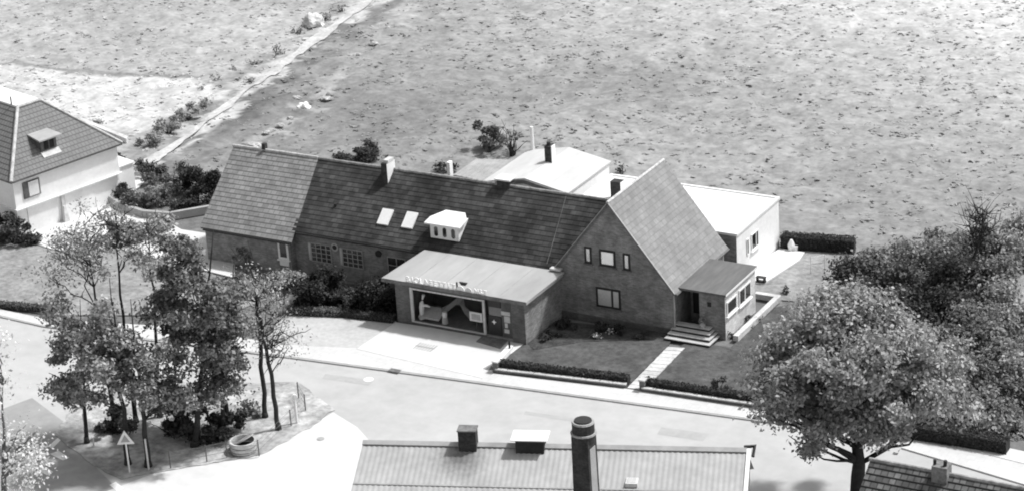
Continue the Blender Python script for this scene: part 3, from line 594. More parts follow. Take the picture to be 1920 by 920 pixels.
mb = MB(); p = PL(999, 283, (0, F1+.2, 0), (0, 1, 0)); mb.tube([(p.x, p.y, 0), (p.x, p.y, p.z+1.75)], [.16, .12], 8); solo(mb, 'flue_pipe', M['white'], 'tall white flue pipe at the back corner of the pale outbuilding', 'pipe')
# lean-to
ll = thing('lean_to_shed', 'grey sheet roofed shed left of the pale outbuilding', 'shed', (-12.5, 13.5, 0))
q = [PL(x, y, (0, 0, 3.0), (0, 0, 1)) for x, y in ((850, 330), (940, 348), (985, 303), (893, 300))]
mb = MB(); mb.prism(q, (0, 0, .08)); mb.build('roof', M['corr2'], ll)
for k in range(9):
    t = (k+.5)/9; mb = MB(); a, b = q[0].lerp(q[1], t)+Vector((0, 0, .09)), q[3].lerp(q[2], t)+Vector((0, 0, .09)); mb.tube([a, b], .035, 5); mb.build('batten', M['corr2'], ll)
c = sum(q, Vector())/4; mb = MB(); mb.prism([(p + (c-p)*.08)*1 - Vector((0, 0, 3.0)) for p in q], (0, 0, 2.99)); mb.build('wall', M['renderg'], ll)
p = AT(G(850, 365, 0), 849, 330); mb = MB(); p = q[0]; mb.box(p.x-.35, p.x-.12, p.y-.2, p.y+.2, 0, 4.0); o = solo(mb, 'white_chimney', M['render'], 'narrow white chimney rising behind the ridge beside the shed', 'chimney')

# --- white house at the left edge
lh = thing('white_house', 'white rendered house with hipped roof, flat dormer and garage at the left edge', 'house', (-42, 3, 0))
A0 = Vector((-40.1, -2.5, 0)); e1 = Vector((.26, .965, 0)).normalized(); e2 = Vector((-.965, .26, 0)).normalized()
def fr(u, v, z): return A0 + e1*u + e2*v + Vector((0, 0, z))
EU, EV, EZ, a_, TZ = 9.4, 16.0, 4.2, 3.75, 7.7
w = MB(); w.box(.3, EU-.3, .3, EV-.3, 2.1, EZ, fr); w.build('wall', M['render'], lh)
w = MB(); w.box(.38, EU-.3, .42, EV-.3, 0, 2.1, fr); w.build('garage_wall', M['render'], lh)
w = MB(); w.box(.2, EU-.2, .12, .3, 2.0, 2.1, fr); w.box(.2, .3, .3, EV-.3, 2.0, 2.1, fr); w.build('ledge', M['renderg'], lh)
for u0 in (1.2, 4.3): w = MB(); w.box(u0, u0+2.5, .36, .42, 0.02, 1.9, fr); w.build('garage_door', M['renderg'], lh)
w = MB(); w.prism([fr(3.9, .4, 0), fr(4.15, .4, 0), fr(4.1, .4, 1.95), fr(3.95, .4, 1.95)], e2*-.2); w.prism([fr(3.8, .2, 0), fr(4.25, .2, 0), fr(4.1, .3, 1.2), fr(3.95, .3, 1.2)], e2*-.25); w.build('buttress', M['conc'], lh)
r = MB(); T1, T2, T3, T4 = fr(a_, a_, TZ), fr(EU-a_, a_, TZ), fr(EU-a_, EV-a_, TZ), fr(a_, EV-a_, TZ)
r.tiles(fr(0, 0, EZ), fr(EU, 0, EZ), T2, T1, row=.36); r.tiles(fr(0, EV, EZ), fr(0, 0, EZ), T1, T4, row=.36); r.tiles(fr(EU, 0, EZ), fr(EU, EV, EZ), T3, T2, row=.36); rb = r.build('roof', M['tileh'], lh)
r = MB(); r.prism([fr(0, 0, EZ-.1), fr(EU, 0, EZ-.1), fr(EU, EV, EZ-.1), fr(0, EV, EZ-.1)], (0, 0, .1)); r.build('soffit', M['concd'], rb)
r = MB(); r.prism([T1, T2, T3, T4], (0, 0, .14)); r.build('roof_top', M['whiteroof'], rb)
r = MB(); r.tube([fr(0, 0, EZ+.08), T1+Vector((0, 0, .08))], .12, 7); r.tube([fr(EU, 0, EZ+.08), T2+Vector((0, 0, .08))], .10, 7); r.tube([T1+Vector((0, 0, .1)), T2+Vector((0, 0, .1))], .12, 7); r.build('ridge_tiles', M['ridgep'], rb)
r = MB(); r.tube([T1+e2*.7+Vector((0, 0, .1)), T1+e2*.7+Vector((0, 0, .7))], .05, 6); r.build('vent_pipe', M['concd'], rb)
def wallpt(px, py, off=.3): p = PL(px, py, fr(0, off, 0), e2); return (p-A0).dot(e1), p.z
(u0, z1), (u1, z0) = wallpt(40, 350), wallpt(77, 358)
u0, z1 = wallpt(41, 344); u1, z0 = wallpt(76, 362)
w = MB(); w.box(u0, u1, .22, .298, z0-.02, z0+1.15, fr); wo_ = w.build('window', M['wood'], lh)
w = MB(); w.box(u0+.42, u1-.12, .2, .23, z0+.05, z0+1.08, fr); w.build('curtain', M['curtain'], wo_)
# dormer on the hipped roof
sl_ = (TZ-EZ)/a_
ud, _ = wallpt(92, 280, 1.4); p = PL(93, 283, fr(0, 0, EZ), (e2*-sl_+Vector((0, 0, 1)))); ud = (p-A0).dot(e1); vd = (p-A0).dot(e2); zd = p.z
w = MB(); w.prism([fr(ud-.65, vd, zd), fr(ud-.65, vd, zd+.98), fr(ud-.65, vd+1.1, zd+1.05)], e1*1.3); do = w.build('dormer', M['wood'], lh)
w = MB(); w.prism([fr(ud-.95, vd-.35, zd+.95), fr(ud+.95, vd-.35, zd+.95), fr(ud+.8, vd+1.15, zd+1.1), fr(ud-.85, vd+1.15, zd+1.1)], (0, 0, .1)); w.build('dormer_roof', M['corr'], do)
w = MB(); w.box(ud-.4, ud-.05, vd-.03, vd-.005, zd+.2, zd+.8, fr); w.box(ud+.08, ud+.42, vd-.03, vd-.005, zd+.2, zd+.8, fr); w.build('window', M['glass'], do)
w = MB(); w.prism([fr(ud-.75, vd-.35, zd-.25), fr(ud+.75, vd-.35, zd-.25), fr(ud+.75, vd-.02, zd+.05), fr(ud-.75, vd-.02, zd+.05)], (0, 0, .05)); w.build('flashing', M['conc'], do)
# low annex beyond
w = MB(); w.box(EU-.3, EU+1.1, .6, 6, 0, 2.3, fr); w.build('low_annex', M['render'], lh)
w = MB(); w.box(EU-.28, EU+1.2, .5, 6, 2.302, 2.4, fr); w.build('annex_roof', M['whiteroof'], lh)

# --- corrugated roof building at the bottom
cb = thing('corrugated_barn', 'long building with pale corrugated sheet roof at the bottom of the picture', 'building', (16, -32, 0))
R0, R1 = Vector((7.1, -32.2, 8)), PL(1400, 843, (0, 0, 8), (0, 0, 1)); ru = (R1-R0).normalized(); rd = Vector((ru.y, -ru.x, 0)); LEN = (R1-R0).length
def cf(u, v, z): return R0 + ru*u + rd*v + Vector((0, 0, z-8))
def corr_side(sgn, dep, slope):
    n = int(LEN/.065); vs = []; fs = []
    for i in range(n+1):
        u = LEN*i/n; h = .016*sin(2*pi*u/.26)
        for j in range(2): v = j*dep; vs.append(cf(u, sgn*v, 8-slope*v+h))
    for i in range(n): fs.append((2*i, 2*i+2, 2*i+3, 2*i+1))
    return MB().add(vs, fs)
ro = corr_side(1, 7.5, .32).build('roof', M['corr'], cb, True); corr_side(-1, 4.5, .75).build('back_roof', M['corr'], cb, True)
w = MB(); w.prism([cf(.1, 7.3, 0), cf(.1, 7.3, 8-.32*7.3-.1), cf(.1, 0, 7.9), cf(.1, -4.3, 8-.75*4.3-.1), cf(.1, -4.3, 0)], ru*(LEN-.3)); w.build('wall', M['brick'], cb)
rr = MB(); rr.prism([cf(0, -.22, 7.98), cf(0, 0, 8.1), cf(0, .22, 7.98), cf(0, .22, 8.02), cf(0, 0, 8.14), cf(0, -.22, 8.02)], ru*LEN); rr.build('ridge_cap', M['corr2'], ro)
mb = MB(); mb.prism([cf(0, 2.6, 8-.32*2.6+.035), cf(0, 2.68, 8-.32*2.68+.035), cf(LEN, 2.68, 8-.32*2.68+.035), cf(LEN, 2.6, 8-.32*2.6+.035)], (0, 0, .012)); mb.build('sheet_lap', M['corr2'], ro)
bg_ = MB(); bg_.prism([cf(LEN+.01, 0, 7.85), cf(LEN+.01, 7.5, 7.85-.32*7.5), cf(LEN+.01, 7.5, 8.06-.32*7.5), cf(LEN+.01, 0, 8.1)], ru*.18); bg_.build('bargeboard', M['white'], cb)
mb = MB(); mb.tube([cf(LEN-.1, -.1, 8.1), cf(LEN+.35, -.35, 8.05), cf(LEN+.3, .15, 7.75)], [.1, .12, .08], 7); mb.build('ridge_end', M['black'], cb)
def cpt(px, py): p = PL(px, py, R0, Vector((0, 0, 1))+rd*.32); return (p-R0).dot(ru), (p-R0).dot(rd)
def roofbox(u, v, wu, wv, h, m, name, capm=None, co_=.06, ch_=.1):
    z = 8-.32*v; mb = MB(); mb.box(u-wu/2, u+wu/2, v-wv/2, v+wv/2, z-.4, z+h, cf); o = mb.build(name, m, cb)
    if capm: mb = MB(); mb.box(u-wu/2-co_, u+wu/2+co_, v-wv/2-co_, v+wv/2+co_, z+h+.003, z+h+ch_, cf); mb.build('cap', capm, o)
    return o
u, v = cpt(877, 846); roofbox(u, v-.3, .85, .6, .95, M['soot'], 'chimney', M['concd'], .04, .06)
ns = M['corr'].node_tree; cpx = cf(u, v, 8-.32*v)      # soot washed down the sheets below the small chimney
gx = ns.nodes.new('ShaderNodeNewGeometry'); vm = ns.nodes.new('ShaderNodeMapping'); vm.inputs['Location'].default_value = (-cpx.x+.15, -cpx.y+.45, 0); vm.inputs['Scale'].default_value = (1, 1, 0)
ln = ns.nodes.new('ShaderNodeVectorMath'); ln.operation = 'LENGTH'; nn_ = ns.nodes.new('ShaderNodeTexNoise'); nn_.inputs['Scale'].default_value = 3.5
ad = ns.nodes.new('ShaderNodeMath'); ad.operation = 'ADD'; mr_ = ns.nodes.new('ShaderNodeMapRange'); mr_.inputs[1].default_value = .75; mr_.inputs[2].default_value = 2.0; mr_.inputs[3].default_value = .38; mr_.inputs[4].default_value = 1
ns.links.new(gx.outputs['Position'], vm.inputs[0]); ns.links.new(vm.outputs[0], ln.inputs[0]); ns.links.new(gx.outputs['Position'], nn_.inputs['Vector']); ns.links.new(ln.outputs['Value'], ad.inputs[0]); ns.links.new(nn_.outputs['Fac'], ad.inputs[1]); ns.links.new(ad.outputs[0], mr_.inputs[0])
bc = ns.nodes['Principled BSDF'].inputs['Base Color']; src = bc.links[0].from_socket; mu = ns.nodes.new('ShaderNodeMath'); mu.operation = 'MULTIPLY'; ns.links.new(src, mu.inputs[0]); ns.links.new(mr_.outputs[0], mu.inputs[1]); ns.links.new(mu.outputs[0], bc)
u, v = cpt(994, 848); roofbox(u, v-.3, 1.35, .7, .62, M['dark'], 'roof_vent', M['white'], .2, .05)
u, v = cpt(1185, 905); z = 8-.32*v; mb = MB(); mb.box(u-.28, u+.28, v-.3, v+.3, z-.05, z+.14, cf); o = mb.build('skylight', M['conc'], cb); mb = MB(); mb.box(u-.2, u+.2, v-.22, v+.2, z+.142, z+.17, cf); mb.build('pane', M['curtain'], o)
# tall chimney
u, v = cpt(1101, 945); bz = 8-.32*v; base = cf(u, v, bz); ct = AT(base, 1101, 812).z
tc_ = thing('tall_chimney', 'tall sooty brick chimney with two pale rings rising through the corrugated roof', 'chimney', base)
def sq(mb, z0, z1, h0, h1):
    yaw = 0; R_ = Matrix.Rotation(yaw, 3, 'Z'); vs = []
    for z, h in ((z0, h0), (z1, h1)): vs += [Vector((base.x, base.y, z)) + R_ @ Vector((a*h, b*h, 0)) for a, b in ((-1, -1), (1, -1), (1, 1), (-1, 1))]
    mb.add(vs, [(0, 1, 2, 3), (4, 5, 6, 7), (0, 1, 5, 4), (1, 2, 6, 5), (2, 3, 7, 6), (3, 0, 4, 7)])
mb = MB(); sq(mb, bz-1.5, ct, .46, .42); so_ = mb.build('shaft', M['soot'], tc_)
mb = MB(); mb.prism([base+Vector((.462, -.3, -1.5)), base+Vector((.462, .30, -1.5)), Vector((base.x+.424, base.y+.24, ct-.6)), Vector((base.x+.424, base.y-.28, ct-.6))], (.02, 0, 0)); mb.build('lit_face', M['kerb'], so_)  # paler strip paints the lit right face of the shaft
bx, by = base.x, base.y
mb = MB(); mb.tube([(bx, by, ct-.35), (bx, by, ct-.02), (bx, by, ct+.04)], [.50, .58, .55], 16); mb.build('corbel', M['soot'], tc_)
mb = MB(); mb.tube([(bx, by, ct+.04), (bx, by, ct+.12)], [.61, .60], 16); mb.build('ring', M['kerb'], tc_)
mb = MB(); mb.tube([(bx, by, ct+.122), (bx, by, ct+.58)], [.52, .52], 16); mb.build('neck', M['soot'], tc_)
mb = MB(); mb.tube([(bx, by, ct+.582), (bx, by, ct+.66)], [.53, .50], 16); mb.build('ring', M['kerb'], tc_)
mb = MB(); mb.tube([(bx, by, ct+.662), (bx, by, ct+.72)], [.42, .40], 16); mb.build('flue', M['black'], tc_)
# --- tiled roof at bottom right
br = thing('small_tiled_house', 'small house with old dark tiled roof and broken chimney in the bottom right corner', 'house', (33, -22, 0))
q0 = G(1632, 862, 6); x0, y0 = q0.x, q0.y; x1 = x0+13; sl2 = .75
r = MB(); r.tiles((x0-.1, y0-4.5, 6-4.5*sl2), (x1, y0-4.5, 6-4.5*sl2), (x1, y0, 6), (x0, y0, 6), row=.36, lift=.05); rb = r.build('roof', M['tiler'], br)
r = MB(); r.prism([(x0+.02, y0-4.4, 5.97-4.4*sl2), (x1, y0-4.4, 5.97-4.4*sl2), (x1, y0, 5.97), (x0+.02, y0, 5.97)], (0, 0, -.1)); r.prism([(x0+.02, y0+.01, 5.97), (x1, y0+.01, 5.97), (x1, y0+3, 5.97-3*sl2), (x0+.02, y0+3, 5.97-3*sl2)], (0, 0, -.1)); r.build('roof_deck', M['concd'], rb)
r = MB(); r.tube([(x0-.05, y0, 6.06), (x1, y0, 6.06)], .1, 7); r.build('ridge_tiles', M['ridge'], rb)
w = MB(); w.prism([(x0+.2, y0-4.2, 0), (x0+.2, y0-4.2, 5.8-4.2*sl2), (x0+.2, y0, 5.8), (x0+.2, y0+2.9, 5.8-2.9*sl2), (x0+.2, y0+2.9, 0)], (x1-x0-.4, 0, 0)); w.build('wall', M['brick'], br)
p = PL(1764, 893, (0, y0-.2, 0), (0, 1, 0)); o = chimney(br, p.x, y0-.1, 5.3, 6.55, .75, .7, M['sootl'], name='chimney')
mb = MB(); mb.tube([(p.x-.3, y0-.2, 6.55), (p.x-.3, y0-.2, 6.8)], .08, 6); mb.tube([(p.x+.2, y0-.2, 6.55), (p.x+.22, y0-.2, 6.85)], .09, 6); mb.build('chimney_pot', M['soot'], o)

# ------------------------------------------------------------------ HEDGES AND LOW WALLS
def hedge(name, P0, P1, wdt, h, z0, lab, cat='hedge', tone_=(.025, .085), dens=260, lsz=.13, group=None):
    P0 = Vector((P0.x, P0.y, z0)); P1 = Vector((P1.x, P1.y, z0)); d = (P1-P0); Ln = d.length; d.normalize(); s_ = Vector((-d.y, d.x, 0))
    root = thing(name, lab, cat, P0.lerp(P1, .5), group)
    mb = MB(); n = max(3, int(Ln/.5)); 
    vs = []; fs = []
    for i in range(n+1):
        c = P0.lerp(P1, i/n); hh = h*(.88+.10*random.random()); ww = wdt/2*(.9+.15*random.random())
        vs += [c-s_*ww, c+s_*ww, c+s_*ww*.9+Vector((0, 0, hh)), c-s_*ww*.9+Vector((0, 0, hh))]
    for i in range(n):
        for k in range(4): fs.append((4*i+k, 4*i+(k+1) % 4, 4*i+4+(k+1) % 4, 4*i+4+k))
    fs += [(0, 1, 2, 3), (4*n, 4*n+1, 4*n+2, 4*n+3)]; mb.add(vs, fs); mb.build('stems', M['hedge'], root)
    N = int(Ln*(wdt+2*h)*dens); u = rng.uniform(0, Ln, N); t = rng.uniform(0, wdt+2*h, N)
    lat = np.where(t < h, -wdt/2, np.where(t < h+wdt, t-h-wdt/2, wdt/2)); zz = np.where(t < h, t, np.where(t < h+wdt, h, wdt+2*h-t))
    D = np.array(d); Sx = np.array(s_); Pn = np.array(P0)[None] + u[:, None]*D + lat[:, None]*Sx; Pn[:, 2] += zz*(.95+.08*vnoise(u, u*0, .7, 3)); Pn += rng.normal(0, .035, Pn.shape)
    nr = np.where((t < h)[:, None], -Sx, np.where((t < h+wdt)[:, None], np.array([0, 0, 1.]), Sx))
    quads('foliage', leaf_quads(Pn, nr, lsz, .8), rng.uniform(*tone_, N), M['leaf'], root, root.location); return root
def lowwall(name, P0, P1, lab, z0=.1, h=.26, th=.20):
    d = (P1-P0).normalized(); s_ = Vector((-d.y, d.x, 0)); P0 = Vector((P0.x, P0.y, z0)); P1 = Vector((P1.x, P1.y, z0))
    root = thing(name, lab, 'wall', P0.lerp(P1, .5))
    mb = MB(); mb.prism([P0, P1, P1+s_*th, P0+s_*th], (0, 0, h-.07)); mb.build('base', M['brickd'], root)
    mb = MB(); K = int((P1-P0).length/.8)
    for k in range(K): a, b = P0.lerp(P1, k/K+.002), P0.lerp(P1, (k+1)/K-.002); zz = Vector((0, 0, h-.068)); mb.prism([a-s_*.04+zz, b-s_*.04+zz, b+s_*(th+.02)+zz, a+s_*(th+.02)+zz], (0, 0, .06+random.uniform(0, .01)))
    mb.build('coping', M['conc'], root); return s_
h1a, h1b = G(928, 698, .1), G(1174, 727, .1); s_ = lowwall('low_wall', h1a, h1b, 'low brick wall with pale coping under the hedge between shop and garden path')
hedge('clipped_hedge', h1a+s_*.50, h1b+s_*.50, .5, .55, .1, 'clipped dark hedge between the shop apron and the garden path')
h2a, h2b = G(1203, 733, .1), G(1440, 768, .1); s_ = lowwall('low_wall', h2a, h2b, 'low brick wall with pale coping right of the garden path, running under the big tree')
hedge('clipped_hedge', h2a+s_*.50, h2b+s_*.50, .5, .55, .1, 'clipped dark hedge right of the garden path, ending under the big tree')
for P, lab in ((h1a, 'small pale topped gate post at the shop end of the front hedge'), (h2a, 'small pale topped gate post right of the garden path')):
    g_ = thing('gate_post', lab, 'post', P); mb = MB(); mb.box(P.x-.16, P.x+.16, P.y+.05, P.y+.37, .1, .72); mb.build('shaft', M['brickd'], g_); mb = MB(); mb.box(P.x-.2, P.x+.2, P.y+.01, P.y+.41, .722, .8); mb.build('cap', M['conc'], g_)
hedge('clipped_hedge', G(1650, 806, .1), G(1890, 846, .1), .8, .75, .1, 'long dark clipped hedge behind the pavement at the far right', tone_=(.03, .09))
hedge('dark_hedge', G(1466, 464, 0), G(1603, 473, 0), .8, .95, 0, 'dark clipped hedge behind the patio of the white flat roofed building', tone_=(.03, .08))
hedge('low_hedge', G(540, 588, .05), G(640, 592, .05), .6, .45, .05, 'low pale hedge along the forecourt in front of the dark garden', tone_=(.12, .3))
hedge('low_hedge', G(642, 592, .05), G(740, 603, .05), .6, .4, .05, 'low dark hedge along the forecourt beside the shop wall', tone_=(.04, .12))
hedge('low_hedge', G(-20, 573, .05), G(120, 586, .05), .5, .35, .05, 'low grey hedge between the left lawn and the pavement', tone_=(.1, .22))
w_ = MB(); a, b_ = G(150, 236, 0), G(238, 272, 0); w_.prism([a, b_, b_+Vector((-.2, .5, 0)), a+Vector((-.2, .5, 0))], (0, 0, .5)); solo(w_, 'boundary_wall', M['conc'], 'low pale boundary wall behind the back hip of the white house', 'wall')
gw = MB(); cpts = [G(x, y, .05) for x, y in ((196, 372), (230, 395), (270, 408), (320, 412), (360, 405), (400, 398))]
for a, b in zip(cpts[:-1], cpts[1:]): dd_ = (b-a).normalized(); n_ = Vector((-dd_.y, dd_.x, 0))*.15; gw.prism([a-n_, b-n_, b+n_, a+n_], (0, 0, .55))
solo(gw, 'retaining_wall', M['kerb'], 'curved grey retaining wall below the dark shrubs between the two houses', 'wall')

# ------------------------------------------------------------------ TREES AND SHRUBS
def crown_leaves(blobs, dens, size, tone_, clump=.5):
    dens = dens*DM; size = size*SM
    VV = []; TT = []
    for c, R_ in blobs:
        c = np.array(c); R_ = np.array(R_); vol = 4.19*R_[0]*R_[1]*R_[2]; nc = max(6, int(vol**.8*.95/clump))
        d = unit(rng.normal(0, 1, (nc, 3))); rad_ = rng.uniform(.0, 1, nc)**.42; C3 = d*rad_[:, None]
        m = max(10, int(dens*vol/nc)); sub = c + C3*R_
        q = rng.normal(0, .55, (nc*m, 3)); q = np.clip(q, -1.4, 1.4)
        P = np.repeat(sub, m, 0) + q*clump*np.repeat(rng.uniform(.6, 1.25, nc), m)[:, None]*np.array([1, 1, .7])
        nr = q*.35 + np.repeat(d, m, 0)*.35 + np.array([.1, .0, .55]); VV.append(leaf_quads(P, nr, size, .75))
        TT.append(np.repeat(rng.uniform(.75, 1.25, nc), m)*rng.uniform(*tone_, nc*m))
    return np.concatenate(VV), np.concatenate(TT)
DM, SM = 3.6, 1.02
def limb(mb, a, b, r0, r1, wob=.12, n=6, k=5):
    a, b = Vector(a), Vector(b); Ln = (b-a).length; P = []; R_ = []
    for i in range(n+1):
        t = i/n; p = a.lerp(b, t) + Vector((random.uniform(-1, 1), random.uniform(-1, 1), random.uniform(-.5, .5)))*wob*Ln*.3*sin(pi*t); P.append(p); R_.append(r0+(r1-r0)*t)
    mb.tube(P, R_, k); return P
def tree(base, top, r0, blobs, label, name='deciduous_tree', cat='tree', dens=30, size=.28, tone_=(.10, .42), group=None, bark='bark', nl=14, clump=.5, twigs=0, lean=None, r1=None, z0=None):
    root = thing(name, label, cat, base, group); mb = MB(); base = Vector(base); top = Vector(top)
    r0 *= .85; P = limb(mb, base-Vector((0, 0, .1)), top, r0, r1 or r0*.10, .045, 10, 8)
    mb.tube([base-Vector((0, 0, .1)), base+Vector((0, 0, .35))], [r0*1.5, r0*1.02], 8)
    for c, R_ in blobs:
        for _ in range(max(2, nl//len(blobs))):
            d = Vector(rng.normal(0, 1, 3)).normalized(); tgt = Vector(c) + Vector((d.x*R_[0], d.y*R_[1], d.z*R_[2]))*random.uniform(.5, .95)
            cand = [p for p in P[3:] if p.z < tgt.z] or [P[3]]; st_ = min(cand, key=lambda p: abs((tgt-p).length - (tgt.z-p.z)*1.6))
            Q = limb(mb, st_, tgt, r0*.32*random.uniform(.6, 1), .02, .25, 6, 5)
            for _t in range(twigs): a = random.choice(Q[2:]); limb(mb, a, a+Vector(rng.normal(0, .55, 3))+Vector((0, 0, .5)), .03, .01, .2, 3, 4)
    mb.build('trunk', M[bark], root, True)
    if dens > 0:
        V, T = crown_leaves(blobs, dens, size, tone_, clump); quads('crown', V, T, M['leaf'], root, base)
    return root
PXM = 30.5
def B(base, px, py, rx, ry, d=0, rd_=None): return (AT(base, px, py, d), (rx/PXM, (rd_ or rx)/PXM, ry/PXM/.93))
# big tree, right
b = G(1606, 950)
tree(b, AT(b, 1618, 660), .55, [B(b, 1600, 650, 125, 55), B(b, 1500, 650, 85, 45, 1), B(b, 1720, 700, 85, 50, -.5), B(b, 1580, 585, 85, 26, 1.5), B(b, 1460, 715, 62, 30, -1), B(b, 1600, 720, 130, 42, 0), B(b, 1765, 755, 48, 30, .5), B(b, 1435, 770, 34, 20, -1.5), B(b, 1520, 822, 40, 26, -1.5), B(b, 1665, 812, 46, 20, -1.5), B(b, 1560, 770, 60, 26, 1), B(b, 1610, 782, 90, 26, -1), B(b, 1500, 765, 60, 24, 0)],
     'big spreading leafy tree with a thick dark trunk right of the front lawn', dens=40, size=.24, tone_=(.20, .54), nl=50, clump=.75)
# tree clump on the island
DEFER = []
IG = 'trees on the traffic island'
def T(bp, tp, r0, bl, label, **k):
    b = G(*bp, .09); k['size'] = k.get('size', .25)*.88; k['dens'] = k.get('dens', 20)*1.15; bl = [(x[0], x[1], x[2]*1.14, x[3]*1.12)+tuple(x[4:]) for x in bl]; k['tone_'] = (k['tone_'][0]*1.2, min(.6, k['tone_'][1]*1.35)); k['clump'] = k.get('clump', .5)*1.15; k['dens'] = k.get('dens', 20)*1.15; blobs = [B(b, *x) for x in bl]; return tree(b, AT(b, *tp), r0, blobs, label, group=IG, **k)
T((365, 835), (400, 430), .22, [(375, 570, 62, 55), (330, 480, 42, 34, 1), (420, 550, 42, 38, 1), (410, 640, 50, 50), (300, 570, 26, 30), (390, 720, 36, 30)], 'tall dense dark leaved tree in the middle of the island clump', dens=38, size=.27, tone_=(.05, .24), nl=26)
T((278, 872), (245, 560), .20, [(270, 715, 46, 42, 0), (235, 640, 36, 40, 1), (320, 735, 40, 30)], 'leafy tree on the island behind the thin white post', dens=24, size=.28, tone_=(.07, .34), nl=16)
T((240, 868), (205, 520), .19, [(200, 670, 48, 46, 0), (190, 600, 34, 28, .5), (160, 735, 32, 26)], 'leafy tree on the island directly behind the triangular road sign', dens=22, size=.29, tone_=(.08, .38), nl=16)
T((163, 828), (150, 560), .15, [(140, 690, 48, 55), (150, 620, 45, 40, .5), (110, 580, 28, 26)], 'leftmost leafy tree of the island beside the pale post', dens=24, size=.27, tone_=(.10, .42), nl=14)
T((215, 800), (160, 420), .17, [(165, 450, 60, 50), (120, 480, 50, 40, 1)], 'tall thin tree with forked bare stem and hazy crown at the back of the island', dens=9, size=.20, tone_=(.14, .40), nl=16, clump=.7, twigs=3)
T((255, 790), (215, 385), .17, [(205, 405, 34, 28), (235, 440, 28, 28, 1)], 'tall thin tree with bare upper trunk and small sparse crown', dens=9, size=.20, tone_=(.16, .42), nl=12, clump=.6, twigs=3)
T((300, 780), (275, 400), .16, [(285, 430, 30, 34), (285, 490, 34, 34)], 'slender tree with light speckled crown rising above the island clump', dens=16, size=.25, tone_=(.14, .46), nl=12)
T((413, 808), (440, 480), .16, [(450, 540, 34, 30), (420, 700, 34, 36), (440, 620, 34, 36)], 'slim tree with mid grey crown beside the short black stump', dens=22, size=.26, tone_=(.08, .34), nl=14)
T((497, 780), (480, 540), .17, [(485, 530, 40, 30), (525, 565, 30, 25)], 'thin bare trunked tree with hazy crown, behind the leaning one', dens=7, size=.17, tone_=(.16, .4), nl=18, clump=.7, twigs=4, r1=.09)
T((522, 803), (488, 590), .17, [(500, 600, 55, 50), (530, 640, 40, 40)], 'thin leaning bare trunked tree at the right end of the island', dens=6, size=.16, tone_=(.18, .42), nl=18, clump=.7, twigs=4, r1=.08)
T((330, 800), (325, 620), .15, [(335, 670, 36, 36), (300, 755, 36, 26)], 'short bushy tree low in the middle of the island', dens=22, size=.27, tone_=(.07, .36), nl=10)
b = G(427, 793, .09); mb = MB(); mb.tube([b, b+Vector((0, 0, 1.25))], [.17, .15], 8); solo(mb, 'tree_stump', M['bark'], 'short black stump standing among the island trees', 'stump')
for (x, y, rx, ry, t, l) in [(400, 800, 60, 26, (.02, .09), 'broad dark undergrowth between the island trunks'), (330, 790, 45, 34, (.03, .12), 'dark undergrowth under the low bushy island tree'), (225, 790, 45, 30, (.03, .12), 'dark undergrowth behind the triangular sign'), (470, 770, 26, 12, (.10, .25), 'thin grey undergrowth behind the short stump')]: DEFER.append((x, y, rx, ry, t, l))
# tree bottom left, washed-out fade painted into its leaf tones
b = G(10, 1010)
tree(b, AT(b, 5, 720), .25, [B(b, -5, 830, 62, 55), B(b, -20, 730, 45, 45), B(b, 50, 880, 42, 36, -1), B(b, -5, 660, 30, 30), B(b, 70, 820, 24, 18, -1)], 'leafy tree, washed-out fade painted into its leaves, cut by the bottom left corner', dens=11, size=.19, tone_=(.58, .76), nl=24, name='faded_tree', bark='barkg', clump=.8)

def shrub(px, py, rx, ry, label, tone_=(.06, .2), name='shrub', dens=55, size=.17, bx=None, group=None, cat='shrub', bare=False, clump=.35, z=.05):
    b = G(px, py+ry*.8, z); c = AT(b, px, py, rx/PXM*.3); root = thing(name, label, cat, b, group); mb = MB()
    for _ in range(16 if bare else 5):
        t = c + Vector(rng.normal(0, 1, 3))*0.5*min(rx, ry)/PXM*1.2; t.z = max(t.z, .2); t.z += ry/PXM*.5 if bare else 0; limb(mb, b+Vector((random.uniform(-.2, .2), random.uniform(-.2, .2), -.05)), t, .05, .012, .2, 4, 4)
    mb.build('branches', M['bark'], root)
    V, T_ = crown_leaves([((c.x, c.y, c.z), (rx/PXM, rx/PXM*.9, ry/PXM))], dens*(.3 if bare else 3.2), size*1.1, tone_, clump); V[:, :, 2] = np.maximum(V[:, :, 2], .03)
    quads('foliage', V, T_, M['leaf'], root, b); return root
for (x, y, rx, ry, t, l) in DEFER: shrub(x, y, rx, ry, l, t, group='undergrowth on the island', size=.2, dens=30)
GD = 'shrubs in the dark garden left of the shop'
for (x, y, rx, ry, t, l) in [(605, 545, 52, 44, (.015, .05), 'large dark shrub under the barred windows of the long house'), (612, 500, 26, 20, (.3, .7), 'pale flowering shrub in front of the barred windows'), (650, 550, 34, 34, (.04, .16), 'grey leaved shrub in the middle of the dark garden'),
    (705, 545, 44, 46, (.012, .045), 'dark bushy evergreen against the long house wall left of the shop'), (728, 568, 26, 28, (.012, .04), 'small black evergreen touching the shop side wall'), (565, 552, 26, 36, (.02, .07), 'dark shrub at the left end of the garden by the wing'), (540, 520, 34, 26, (.12, .42), 'light mottled shrub below the white window of the wing')]:
    shrub(x, y, rx, ry, l, t, group=GD)
WG = 'plants along the gable wall'
